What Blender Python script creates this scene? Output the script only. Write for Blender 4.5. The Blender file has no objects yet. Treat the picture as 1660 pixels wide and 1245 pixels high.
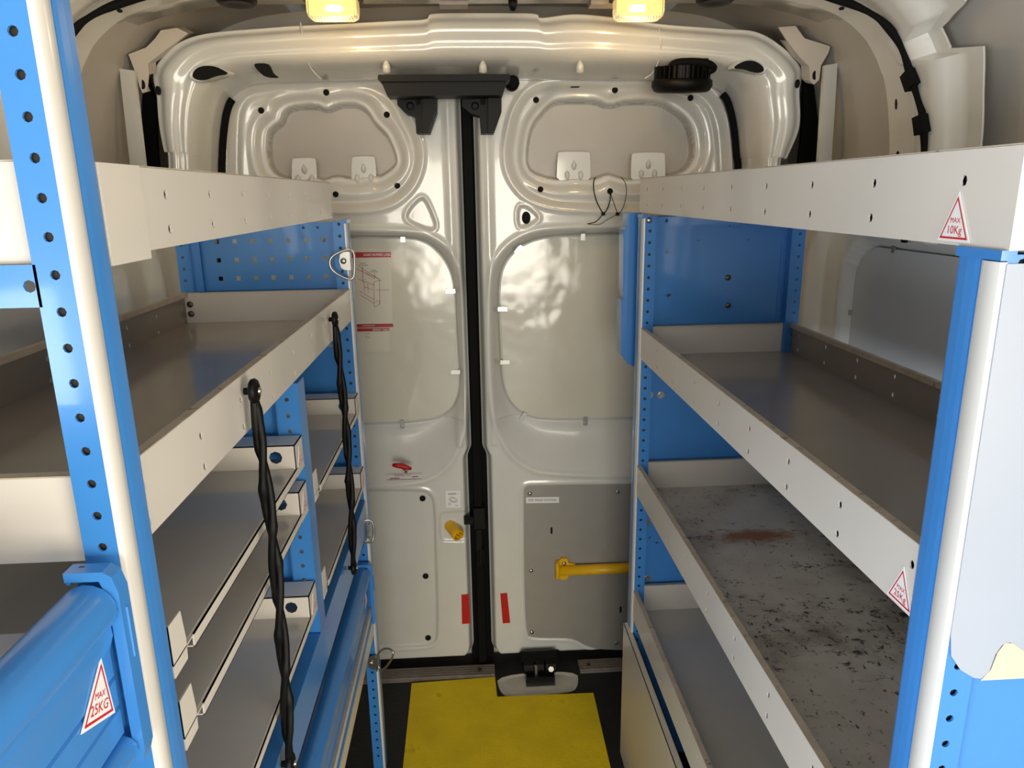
import bpy, math, random
import numpy as np
from mathutils import Vector, Matrix
random.seed(7)
S = bpy.context.scene
COL = S.collection

# ------------------------------------------------------------------ camera
# X right, Y towards the rear doors, Z up; the camera is the origin, the van floor is at Z = FLOOR
FPX, CX, CY = 1180.0, 830.0, 622.5
_R = np.array([[0.99823072, 0.02980411, -0.05145033],
               [-0.05731055, 0.25175704, -0.96609207],
               [-0.01584053, 0.96733144, 0.25301971]])      # camera axes in the van's axes
cam = bpy.data.cameras.new('camera')
cam_o = bpy.data.objects.new('camera', cam); COL.objects.link(cam_o)
cam.sensor_width = 36.0; cam.lens = FPX / 1660 * 36.0; cam.clip_start = 0.02
cam_o.matrix_world = Matrix([list(_R[i]) + [0.0] for i in range(3)] + [[0, 0, 0, 1]])
S.camera = cam_o

# ------------------------------------------------------------------ light
w = bpy.data.worlds.new('sky'); S.world = w; w.use_nodes = True
bg = w.node_tree.nodes['Background']
bg.inputs['Color'].default_value = (0.80, 0.88, 1.0, 1); bg.inputs['Strength'].default_value = 0.7

def area(name, loc, target, sx, sy, power, color):
    l = bpy.data.lights.new(name, 'AREA'); l.shape = 'RECTANGLE'; l.size = sx; l.size_y = sy
    l.energy = power; l.color = color
    o = bpy.data.objects.new(name, l); COL.objects.link(o); o.location = loc
    o.rotation_euler = (Vector(target) - Vector(loc)).to_track_quat('-Z', 'Y').to_euler()
    return o
# daylight from the sunlit ground outside through the open sliding doors on both sides, and through the cab
area('daylight_warm_side', (2.5, -1.7, -0.60), (-0.25, 0.9, -0.35), 2.0, 1.3, 150.0, (1.0, 0.86, 0.63))
area('daylight_cool_side', (-2.4, -1.45, -0.95), (0.36, 0.95, -0.55), 2.0, 1.2, 175.0, (0.86, 0.93, 1.0))
area('daylight_cab', (0.05, -3.2, -0.35), (0.05, 1.6, -1.0), 1.7, 1.3, 92.0, (1.0, 0.94, 0.80))

vs = S.view_settings
vs.view_transform = 'Standard'; vs.look = 'None'; vs.gamma = 1.0; vs.use_curve_mapping = False
vs.exposure = -0.08

# ------------------------------------------------------------------ helpers
FLOOR = -1.43
FL, FR = -0.257, 0.363          # aisle faces of the left and right shelving
BL, BR = -0.607, 0.712          # their backs
YD = 1.98                       # inner face of the rear doors
MID = 0.05                      # middle of the van

def at(px, py, X=None, Y=None, Z=None):
    """point of a given plane, from a measured photo position"""
    d = _R @ np.array([px - CX, CY - py, -FPX])
    t = X / d[0] if X is not None else (Y / d[1] if Y is not None else Z / d[2])
    return Vector(d * t)

ORG = {}
def lin(c):
    return tuple((v / 12.92 if v <= 0.04045 else ((v + 0.055) / 1.055) ** 2.4) for v in c)

class MB:
    """collects geometry (van coordinates) and links it as one mesh object"""
    def __init__(self): self.v = []; self.f = []; self.m = []
    def vert(self, p): self.v.append(tuple(p)); return len(self.v) - 1
    def face(self, idx, mi=0): self.f.append(tuple(idx)); self.m.append(mi)
    def poly(self, pts, mi=0): self.face([self.vert(p) for p in pts], mi)
    def box(self, a, b, mi=0):
        x0, y0, z0 = (min(a[i], b[i]) for i in range(3)); x1, y1, z1 = (max(a[i], b[i]) for i in range(3))
        n = len(self.v)
        self.v += [(x0,y0,z0),(x1,y0,z0),(x1,y1,z0),(x0,y1,z0),(x0,y0,z1),(x1,y0,z1),(x1,y1,z1),(x0,y1,z1)]
        for q in ((0,3,2,1),(4,5,6,7),(0,1,5,4),(1,2,6,5),(2,3,7,6),(3,0,4,7)): self.face([n+i for i in q], mi)
    def prism(self, pts, d, mi=0):
        """polygon pts extruded by vector d"""
        d = Vector(d); n = len(pts)
        a = [self.vert(p) for p in pts]; b = [self.vert(Vector(p) + d) for p in pts]
        self.face(a[::-1], mi); self.face(b, mi)
        for i in range(n): self.face((a[i], a[(i+1) % n], b[(i+1) % n], b[i]), mi)
    def strip(self, rows, closed=False, mi=0):
        ids = [[self.vert(p) for p in r] for r in rows]
        for i in range(len(ids) - 1):
            r0, r1 = ids[i], ids[i+1]; n = len(r0)
            for j in range(n if closed else n - 1):
                self.face((r0[j], r0[(j+1) % n], r1[(j+1) % n], r1[j]), mi)
        return ids
    def tube(self, path, r, n=8, mi=0, closed=False, flat=1.0):
        P = [Vector(p) for p in path]; m = len(P); rows = []
        nrm = None
        for i in range(m):
            if closed: t = P[(i+1) % m] - P[i-1]
            else: t = P[min(i+1, m-1)] - P[max(i-1, 0)]
            t.normalize()
            if nrm is None:
                nrm = t.orthogonal().normalized()
            else:
                nrm = (nrm - t * nrm.dot(t)).normalized()
            bi = t.cross(nrm); rr = r[i] if isinstance(r, (list, tuple)) else r
            rows.append([P[i] + (nrm * math.cos(a) * rr + bi * math.sin(a) * rr * flat) for a in (2*math.pi*k/n for k in range(n))])
        if closed: rows.append(rows[0])
        ids = self.strip(rows, True, mi)
        if not closed:
            self.face(ids[0][::-1], mi); self.face(ids[-1], mi)
    def cyl(self, c, axis, r, h, n=16, mi=0, r2=None):
        c = Vector(c); a = Vector(axis).normalized()
        u = a.orthogonal().normalized(); v = a.cross(u); r2 = r if r2 is None else r2
        self.strip_caps([[c + (u*math.cos(2*math.pi*k/n) + v*math.sin(2*math.pi*k/n)) * r for k in range(n)],
                         [c + a*h + (u*math.cos(2*math.pi*k/n) + v*math.sin(2*math.pi*k/n)) * r2 for k in range(n)]], mi)
    def lathe(self, c, axis, prof, n=20, mi=0):
        c = Vector(c); a = Vector(axis).normalized(); u = a.orthogonal().normalized(); v = a.cross(u)
        self.strip_caps([[c + a*h + (u*math.cos(2*math.pi*k/n) + v*math.sin(2*math.pi*k/n)) * max(r, 1e-5) for k in range(n)] for r, h in prof], mi)
    def strip_caps(self, rows, mi=0):
        ids = self.strip(rows, True, mi); self.face(ids[0][::-1], mi); self.face(ids[-1], mi)
    def perf(self, o, u, v, W, H, us=(), vs=(), r=0.004, th=0.0015, square=False, ry=None, skip=(), mi=0):
        """sheet with a real through hole at every (us, vs), W along u, H along v, thickness along u x v"""
        o, u, v = Vector(o), Vector(u), Vector(v); n = u.cross(v).normalized() * th
        us, vs = sorted(us), sorted(vs); ry = ry or r
        cu = [0] + [(a + b) / 2 for a, b in zip(us, us[1:])] + [W]
        cv = [0] + [(a + b) / 2 for a, b in zip(vs, vs[1:])] + [H]
        if not us or not vs: us, vs, cu, cv, skip = [0], [0], [0, W], [0, H], {(0, 0)}
        P = lambda a, b, k: o + u*a + v*b + n*k
        for i in range(len(us)):
            for j in range(len(vs)):
                a0, a1, b0, b1 = cu[i], cu[i+1], cv[j], cv[j+1]
                if (i, j) in skip:
                    for k in (0, 1):
                        q = [P(a0,b0,k), P(a1,b0,k), P(a1,b1,k), P(a0,b1,k)]; self.poly(q if k else q[::-1], mi)
                    continue
                c, d = us[i], vs[j]
                out = [(a1, d), (a1, b1), (c, b1), (a0, b1), (a0, d), (a0, b0), (c, b0), (a1, b0)]
                if square: hol = [(c+r, d), (c+r, d+ry), (c, d+ry), (c-r, d+ry), (c-r, d), (c-r, d-ry), (c, d-ry), (c+r, d-ry)]
                else: hol = [(c + r*math.cos(k*math.pi/4), d + ry*math.sin(k*math.pi/4)) for k in range(8)]
                ids = [[self.vert(P(*q, k)) for q in out] + [self.vert(P(*q, k)) for q in hol] for k in (0, 1)]
                for q in range(8):
                    e = (q + 1) % 8
                    self.face((ids[1][q], ids[1][e], ids[1][8+e], ids[1][8+q]), mi)
                    self.face((ids[0][e], ids[0][q], ids[0][8+q], ids[0][8+e]), mi)
                    self.face((ids[0][8+q], ids[1][8+q], ids[1][8+e], ids[0][8+e]), mi)
        for q in ([P(0,0,0), P(W,0,0), P(W,0,1), P(0,0,1)], [P(W,0,0), P(W,H,0), P(W,H,1), P(W,0,1)],
                  [P(W,H,0), P(0,H,0), P(0,H,1), P(W,H,1)], [P(0,H,0), P(0,0,0), P(0,0,1), P(0,H,1)]): self.poly(q, mi)
    def text(self, body, size, o, u, v, mi=0, lift=0.0004, align='CENTER', sx=1.0):
        cu = bpy.data.curves.new('t', 'FONT'); cu.body = body; cu.size = size; cu.align_x = align; cu.align_y = 'CENTER'
        cu.resolution_u = 3
        ob = bpy.data.objects.new('t', cu); COL.objects.link(ob)
        me = bpy.data.meshes.new_from_object(ob.evaluated_get(bpy.context.evaluated_depsgraph_get()))
        o, u, v = Vector(o), Vector(u).normalized(), Vector(v).normalized(); n = u.cross(v)
        k = len(self.v)
        self.v += [tuple(o + u*p.co.x*sx + v*p.co.y + n*lift) for p in me.vertices]
        for p in me.polygons: self.face([k + i for i in p.vertices], mi)
        bpy.data.objects.remove(ob); bpy.data.curves.remove(cu); bpy.data.meshes.remove(me)
    def build(self, name, mats, parent=None, loc=None, smooth=False, angle=None):
        org = ORG[parent] if parent is not None else Vector(loc or (0, 0, 0))
        me = bpy.data.meshes.new(name)
        me.from_pydata([tuple(Vector(p) - org) for p in self.v], [], self.f)
        for m in (mats if isinstance(mats, (list, tuple)) else [mats]): me.materials.append(m)
        if any(self.m): me.polygons.foreach_set('material_index', self.m)
        if smooth or angle:
            me.polygons.foreach_set('use_smooth', [True] * len(me.polygons))
        if angle: me.set_sharp_from_angle(angle=math.radians(angle))
        me.update()
        o = bpy.data.objects.new(name, me); COL.objects.link(o)
        if parent is not None: o.parent = parent
        else: o.location = org
        ORG[o] = org
        return o

def thing(name, label, cat, loc=(0, 0, 0), group=None):
    o = bpy.data.objects.new(name, None); COL.objects.link(o); o.location = loc; o.empty_display_size = 0.05
    ORG[o] = Vector(loc); return tag(o, label, cat, group)
def tag(o, label, cat, group=None):
    o['label'] = label; o['category'] = cat
    if group: o['group'] = group
    return o
def struct(o, label, cat):
    o['kind'] = 'structure'; o['label'] = label; o['category'] = cat; return o
def share(name, mesh, parent, pos, rot=None):
    """another object on the same mesh data"""
    o = bpy.data.objects.new(name, mesh); COL.objects.link(o); o.parent = parent
    o.location = Vector(pos) - ORG[parent]
    if rot: o.rotation_euler = rot
    ORG[o] = Vector(pos); return o
def template(mb, mats, smooth=False, angle=None):
    o = mb.build('piece', mats, None, (0, 0, 0), smooth, angle); me = o.data
    bpy.data.objects.remove(o); ORG.pop(o, None) if False else None
    return me

def chaikin(pts, k=2, closed=True):
    for _ in range(k):
        out = []; n = len(pts)
        for i in range(n if closed else n - 1):
            a, b = Vector(pts[i]), Vector(pts[(i+1) % n]); out += [a*.75 + b*.25, a*.25 + b*.75]
        if not closed: out = [Vector(pts[0])] + out + [Vector(pts[-1])]
        pts = out
    return pts
def catmull(pts, k=6):
    P = [Vector(p) for p in pts]; out = []
    for i in range(len(P) - 1):
        p0, p1, p2, p3 = P[max(i-1, 0)], P[i], P[i+1], P[min(i+2, len(P)-1)]
        for j in range(k):
            t = j / k
            out.append(0.5*((2*p1) + (p2-p0)*t + (2*p0-5*p1+4*p2-p3)*t*t + (3*p1-p0-3*p2+p3)*t**3))
    return out + [P[-1]]
def roundrect(x0, x1, z0, z1, r, n=5):
    out = []
    for cx, cz, a in ((x1-r, z1-r, 0), (x0+r, z1-r, 90), (x0+r, z0+r, 180), (x1-r, z0+r, 270)):
        for k in range(n + 1):
            t = math.radians(a + 90*k/n); out.append((cx + r*math.cos(t), cz + r*math.sin(t)))
    return out
def sdf(poly, X, Z):
    p = np.array([(q[0], q[1]) for q in poly]); d = np.full(X.shape, 1e9); ins = np.zeros(X.shape, bool)
    for i in range(len(p)):
        a, b = p[i-1], p[i]; ex, ez = b - a; wx, wz = X - a[0], Z - a[1]
        t = np.clip((wx*ex + wz*ez) / max(ex*ex + ez*ez, 1e-12), 0, 1)
        d = np.minimum(d, (wx - ex*t)**2 + (wz - ez*t)**2)
        if abs(ez) > 1e-12:
            c = ((a[1] > Z) != (b[1] > Z)) & (X < ex*(Z - a[1])/ez + a[0]); ins ^= c
    d = np.sqrt(d); return np.where(ins, -d, d)
def st(a, b, x):
    t = np.clip((x - a) / (b - a), 0, 1); return t*t*(3 - 2*t)

# ------------------------------------------------------------------ materials
def mat(name, col, rough=0.5, metal=0.0, coat=0.0, noise=0.04, nscale=12.0, bump=0.0, bscale=60.0, spec=0.5, wear=None, emit=None):
    m = bpy.data.materials.new(name); m.use_nodes = True; nt = m.node_tree; N, L = nt.nodes, nt.links
    b = N['Principled BSDF']; c = lin(col)
    b.inputs['Roughness'].default_value = rough; b.inputs['Metallic'].default_value = metal
    b.inputs['Coat Weight'].default_value = coat; b.inputs['Coat Roughness'].default_value = 0.06
    b.inputs['Specular IOR Level'].default_value = spec
    tc = N.new('ShaderNodeTexCoord'); nz = N.new('ShaderNodeTexNoise'); nz.inputs['Scale'].default_value = nscale
    nz.inputs['Detail'].default_value = 5
    L.new(tc.outputs['Object'], nz.inputs['Vector'])
    r = N.new('ShaderNodeValToRGB')
    r.color_ramp.elements[0].position = 0.3; r.color_ramp.elements[1].position = 0.7
    r.color_ramp.elements[0].color = tuple(v*(1-noise) for v in c) + (1,)
    r.color_ramp.elements[1].color = tuple(min(1, v*(1+noise)) for v in c) + (1,)
    L.new(nz.outputs['Fac'], r.inputs['Fac']); out = r.outputs['Color']
    if wear:
        wcol, wscale, lo, hi, stretch = wear
        mp = N.new('ShaderNodeMapping'); mp.inputs['Scale'].default_value = stretch
        L.new(tc.outputs['Object'], mp.inputs['Vector'])
        n2 = N.new('ShaderNodeTexNoise'); n2.inputs['Scale'].default_value = wscale; n2.inputs['Detail'].default_value = 8
        n2.inputs['Roughness'].default_value = 0.65
        L.new(mp.outputs['Vector'], n2.inputs['Vector'])
        r2 = N.new('ShaderNodeValToRGB'); r2.color_ramp.elements[0].position = lo; r2.color_ramp.elements[1].position = hi
        L.new(n2.outputs['Fac'], r2.inputs['Fac'])
        mx = N.new('ShaderNodeMix'); mx.data_type = 'RGBA'; mx.inputs['B'].default_value = lin(wcol) + (1,)
        L.new(r2.outputs['Color'], mx.inputs['Factor']); L.new(out, mx.inputs['A']); out = mx.outputs['Result']
    L.new(out, b.inputs['Base Color'])
    if bump:
        n3 = N.new('ShaderNodeTexNoise'); n3.inputs['Scale'].default_value = bscale; n3.inputs['Detail'].default_value = 3
        L.new(tc.outputs['Object'], n3.inputs['Vector'])
        bp = N.new('ShaderNodeBump'); bp.inputs['Strength'].default_value = bump; bp.inputs['Distance'].default_value = 0.01
        L.new(n3.outputs['Fac'], bp.inputs['Height']); L.new(bp.outputs['Normal'], b.inputs['Normal'])
    if emit:
        b.inputs['Emission Color'].default_value = lin(emit[0]) + (1,); b.inputs['Emission Strength'].default_value = emit[1]
    return m

M = {}
M['paint'] = mat('van_paint', (.86, .855, .83), .22, coat=.7, noise=.02, bump=.02, bscale=9)
M['skin'] = mat('bare_panel', (.74, .72, .69), .38, noise=.03, bump=.03, bscale=5)
M['tray'] = mat('tray_paint', (.86, .835, .80), .33, coat=.25, noise=.03, nscale=7)
M['trayfloor'] = mat('tray_floor_paint', (.77, .755, .73), .2, coat=.3, noise=.05, nscale=6)
M['backshade'] = mat('shaded_tray_back', (.55, .515, .48), .35, coat=.2, noise=.04, nscale=7)  # tray back walls darkened, the shade inside the trays put into the colour
M['holeshade'] = mat('hole_shade_brown', (.20, .175, .155), .6)  # dark brown standing for the shade seen through sheet holes
M['taupeshade'] = mat('shaded_taupe_floor', (.62, .58, .535), .2, coat=.3, noise=.05, nscale=6)  # browner floor of the upper trays, their shade put into the colour
M['edge'] = mat('worn_tray_edge', (.74, .69, .62), .45, noise=.12, nscale=40, wear=((.42, .35, .28), 60, .60, .68, (1, 1, 1)))
M['blue'] = mat('blue_paint', (.24, .52, .81), .30, coat=.3, noise=.04, nscale=8)
M['bluescuff'] = mat('scuffed_blue_paint', (.24, .52, .81), .34, coat=.2, noise=.06, nscale=8, wear=((.07, .12, .22), 22, .66, .70, (1, 1, 1.6)))
M['strip'] = mat('white_plastic_strip', (.87, .86, .84), .25, coat=.3, noise=.02)
M['black'] = mat('black_plastic', (.035, .030, .028), .5, noise=.1, spec=.22)
M['rubber'] = mat('black_rubber', (.028, .028, .03), .8, spec=.2, noise=.15, bump=.1, bscale=80)
M['hole'] = mat('dark_hole', (.012, .012, .012), .9)
M['floor'] = mat('rubber_floor', (.075, .073, .075), .62, noise=.25, nscale=18, bump=.15, bscale=90, wear=((.16, .15, .14), 30, .62, .75, (1, 1, 1)))
M['yellow'] = mat('yellow_mat', (.95, .83, .06), .72, noise=.10, nscale=9, bump=.25, bscale=260, wear=((.36, .29, .06), 9, .63, .80, (1, 1, 1)))
M['yplastic'] = mat('yellow_plastic', (.93, .72, .06), .35, noise=.03)
M['red'] = mat('red_plastic', (.74, .05, .08), .4, noise=.05)
M['redprint'] = mat('red_print', (.80, .10, .16), .4, noise=.03)
M['redbar'] = mat('red_bar_print', (.66, .12, .09), .35, noise=.05)
M['sticker'] = mat('white_sticker', (.95, .945, .94), .35, noise=.01)
M['ink'] = mat('dark_ink', (.20, .12, .13), .5)
M['greyink'] = mat('grey_ink', (.38, .36, .36), .5)
M['purpleink'] = mat('purple_ink', (.52, .34, .42), .5)
M['pinkink'] = mat('faded_red_ink', (.68, .42, .42), .5)
M['paper'] = mat('poster_paper', (.85, .83, .77), .3, coat=.4, noise=.02, bump=.04, bscale=7)
M['panelwhite'] = mat('white_infill_panel', (.86, .84, .78), .13, coat=.6, noise=.03, nscale=5, bump=.9, bscale=5.0)
M['alu'] = mat('grey_composite_panel', (.63, .615, .595), .36, metal=.15, noise=.03, nscale=20)
M['steel'] = mat('zinc_steel', (.72, .71, .68), .28, metal=.95, noise=.08)
M['darksteel'] = mat('dull_bolt', (.35, .32, .29), .4, metal=.8, noise=.15)
M['sill'] = mat('ribbed_aluminium', (.60, .56, .53), .45, metal=.4, noise=.12, nscale=40)
M['cup'] = mat('floor_cup_paint', (.80, .785, .74), .4, noise=.1, nscale=20)
M['greypanel'] = mat('grey_window_panel', (.82, .82, .81), .42, noise=.03)
M['sheet'] = mat('white_plastic_sheet', (.64, .665, .71), .4, noise=.015)
M['tagcream'] = mat('cream_sheet_back', (.86, .78, .66), .5, noise=.02)

def dirty_tray(name, rust):
    m = bpy.data.materials.new(name); m.use_nodes = True; nt = m.node_tree; N, L = nt.nodes, nt.links
    b = N['Principled BSDF']; b.inputs['Roughness'].default_value = .36
    tc = N.new('ShaderNodeTexCoord')
    def noise(scale, stretch=(1, 1, 1), rot=0.0, det=8, rough=.65, dist=0.0):
        mp = N.new('ShaderNodeMapping'); mp.inputs['Scale'].default_value = stretch; mp.inputs['Rotation'].default_value = (0, 0, rot)
        L.new(tc.outputs['Object'], mp.inputs['Vector']); n = N.new('ShaderNodeTexNoise'); n.inputs['Scale'].default_value = scale
        n.inputs['Detail'].default_value = det; n.inputs['Roughness'].default_value = rough; n.inputs['Distortion'].default_value = dist
        L.new(mp.outputs['Vector'], n.inputs['Vector']); return n.outputs['Fac']
    def ramp(f, lo, hi):
        r = N.new('ShaderNodeMapRange'); r.inputs['From Min'].default_value = lo; r.inputs['From Max'].default_value = hi
        L.new(f, r.inputs['Value']); return r.outputs['Result']
    def math_(op, a, c):
        n = N.new('ShaderNodeMath'); n.operation = op; L.new(a, n.inputs[0])
        if isinstance(c, float): n.inputs[1].default_value = c
        else: L.new(c, n.inputs[1])
        return n.outputs[0]
    def mix(fac, a, col):
        mx = N.new('ShaderNodeMix'); mx.data_type = 'RGBA'; L.new(fac, mx.inputs['Factor'])
        if isinstance(a, tuple): mx.inputs['A'].default_value = lin(a) + (1,)
        else: L.new(a, mx.inputs['A'])
        mx.inputs['B'].default_value = lin(col) + (1,); return mx.outputs['Result']
    patch = ramp(noise(3.2, det=3), .40, .62)                       # where most goods were dragged
    c = mix(ramp(noise(4), .35, .7), (.86, .845, .81), (.74, .71, .66))
    c = mix(math_('MULTIPLY', ramp(noise(7, det=7), .46, .66), math_('MULTIPLY', patch, .75)), c, (.38, .31, .23))
    s1 = math_('ADD', noise(34, (1, 1.9, 1), .55, 10, .75), math_('MULTIPLY', patch, .07))
    c = mix(ramp(s1, .605, .665), c, (.21, .18, .15))
    s2 = math_('ADD', noise(60, (2.0, 1, 1), -.5, 10, .7), math_('MULTIPLY', patch, .06))
    c = mix(ramp(s2, .625, .665), c, (.24, .20, .16))
    if rust:                                                        # one elongated rust stain
        mp = N.new('ShaderNodeMapping'); sx, sy = 1/.060, 1/.020
        mp.inputs['Location'].default_value = (-.022*sx, -.262*sy, 0); mp.inputs['Scale'].default_value = (sx, sy, 0)
        L.new(tc.outputs['Object'], mp.inputs['Vector'])
        ln = N.new('ShaderNodeVectorMath'); ln.operation = 'LENGTH'; L.new(mp.outputs['Vector'], ln.inputs[0])
        d = math_('ADD', ln.outputs['Value'], math_('MULTIPLY', noise(26, (1, 2, 1), 0, 8, .7), 4.2))
        c = mix(ramp(math_('SUBTRACT', d, 0.0), 3.9, 2.7), c, (.62, .42, .20))
    L.new(c, b.inputs['Base Color']); return m
M['dirty'] = dirty_tray('scratched_rusty_tray_floor', True)
M['scratched'] = dirty_tray('scratched_tray_floor', False)

# shared small pieces (built around the origin)
def T_bolt(r=.006, h=.005):
    mb = MB(); mb.cyl((0, 0, 0), (0, -1, 0), r*1.45, .0012, 16); mb.cyl((0, -.0012, 0), (0, -1, 0), r, h, 6, r2=r*.92)
    return template(mb, M['steel'])
bolt_me = T_bolt()
mb = MB(); mb.lathe((0, 0, 0), (0, -1, 0), [(.0065, 0), (.0065, .001), (.005, .003), (.002, .0038), (.0001, .004)], 14); screw_me = template(mb, M['steel'], angle=40)
mb = MB(); mb.lathe((0, 0, 0), (0, -1, 0), [(.0065, 0), (.0065, .0016), (.0045, .003), (.0001, .003)], 14); rivet_me = template(mb, M['darksteel'], angle=40)
mb = MB(); mb.lathe((0, 0, 0), (0, -1, 0), [(.0078, 0), (.0078, .0008), (.0055, .0014), (.0045, .0008), (.0001, .0008)], 16); plug_me = template(mb, M['hole'], angle=40)
mb = MB(); mb.box((-.006, -.002, -.012), (.006, 0, .012)); mb.cyl((0, -.002, .006), (0, -1, 0), .004, .003, 8); mb.box((-.006, -.005, -.014), (.006, 0, -.010)); clip_me = template(mb, M['steel'])

def sticker(parent, o, u, v, num, s=0.036, name='load_sticker'):
    """white rounded triangle, red border, MAX / load; o = middle of the base"""
    o, u, v = Vector(o), Vector(u).normalized(), Vector(v).normalized(); n = u.cross(v)
    mb = MB()
    tri = [(-.52, 0), (.52, 0), (0, 1.0)]
    def ring(k): 
        c = Vector((0, .36)); return chaikin([tuple(c + (Vector(p) - c)*k) for p in tri for _ in (0, 1)], 2)
    P = lambda q, l: o + u*q[0]*s + v*q[1]*s + n*l
    pts = ring(1.08); mb.prism([P(p, 0) for p in pts], n*.0006, 0)
    a, b = ring(.92), ring(.80)
    A = [mb.vert(P(p, .0009)) for p in a]; B = [mb.vert(P(p, .0009)) for p in b]
    for i in range(len(A)): mb.face((A[i], A[(i+1) % len(A)], B[(i+1) % len(B)], B[i]), 1)
    mb.text('MAX', s*.16, P((0, .43), 0), u, v, 1, .0009); mb.text(num, s*.25, P((0, .22), 0), u, v, 1, .0009)
    return mb.build(name, [M['sticker'], M['redprint']], parent)

# ------------------------------------------------------------------ setting: shell of the van
def hoop(side, off=0.0):
    """section of the side skin from sill to roof, as (X, Z); side +1 right, -1 left"""
    pts = [(.835, -.10), (.835, .06), (.826, .16), (.805, .25), (.765, .33), (.70, .395), (.60, .437), (.45, .458), (.2, .467), (0, .468)]
    pts = catmull([(p[0] - off*max(0, min(1, 1.4 - p[1]*2.2)), p[1] - off*max(0, min(1, (p[1]-.08)*2.8)), 0) for p in pts], 5)
    return [Vector((MID + side*p.x, p.y, 0)) for p in pts]

mb = MB(); mb.box((-1.0, -1.2, FLOOR - .03), (1.1, 2.05, FLOOR))
floor = struct(mb.build('floor', M['floor']), 'black ribbed rubber van floor', 'floor')
mb = MB()
pl = chaikin([tuple(at(*p, Z=FLOOR)) for p in ((804, 1096), (936, 1088), (938, 1112), (926, 1124), (824, 1132), (810, 1122))], 2)
rim = [Vector(p) + Vector((0, 0, .004)) for p in pl]; ctr = sum(rim, Vector()) / len(rim)
inn = [ctr + (p - ctr)*.86 + Vector((0, 0, -.003)) for p in rim]
ids = mb.strip([[p - Vector((0, 0, .004)) for p in rim], rim, inn], True); mb.face(ids[-1])
mb.build('striker_cup', M['cup'], floor, smooth=False)['label'] = 'pale grey cup set in the black floor under the door latch'
for a, b in (((560, 1115), (800, 1082)), ((937, 1078), (1030, 1083))):
    p, q = at(*a, Y=1.955), at(*b, Y=1.955); p.z = q.z = FLOOR; y0 = 1.925
    if a[0] == 560: p.x, q.x = -.60, .036
    else: p.x, q.x = .298, .70
    mb = MB(); mb.box((p.x, y0, FLOOR), (q.x, 1.985, FLOOR + .006))
    for k in range(5): mb.box((p.x, y0 + .006 + .011*k, FLOOR + .006), (q.x, y0 + .011 + .011*k, FLOOR + .009))
    o = mb.build('trim_1' if a[0] == 560 else 'trim_2', M['sill'], None, ((p.x+q.x)/2, 1.95, FLOOR))
    struct(o, ('long ' if a[0] == 560 else 'short ') + 'ribbed aluminium door sill strip ' + ('behind the yellow mat' if a[0] == 560 else 'beside the black door latch'), 'sill strip')
    for x in (p.x + (.03 if a[0] != 560 else .59),): share('screw', rivet_me, o, (x, 1.955, FLOOR + .009), (math.radians(-90), 0, 0))

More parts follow.
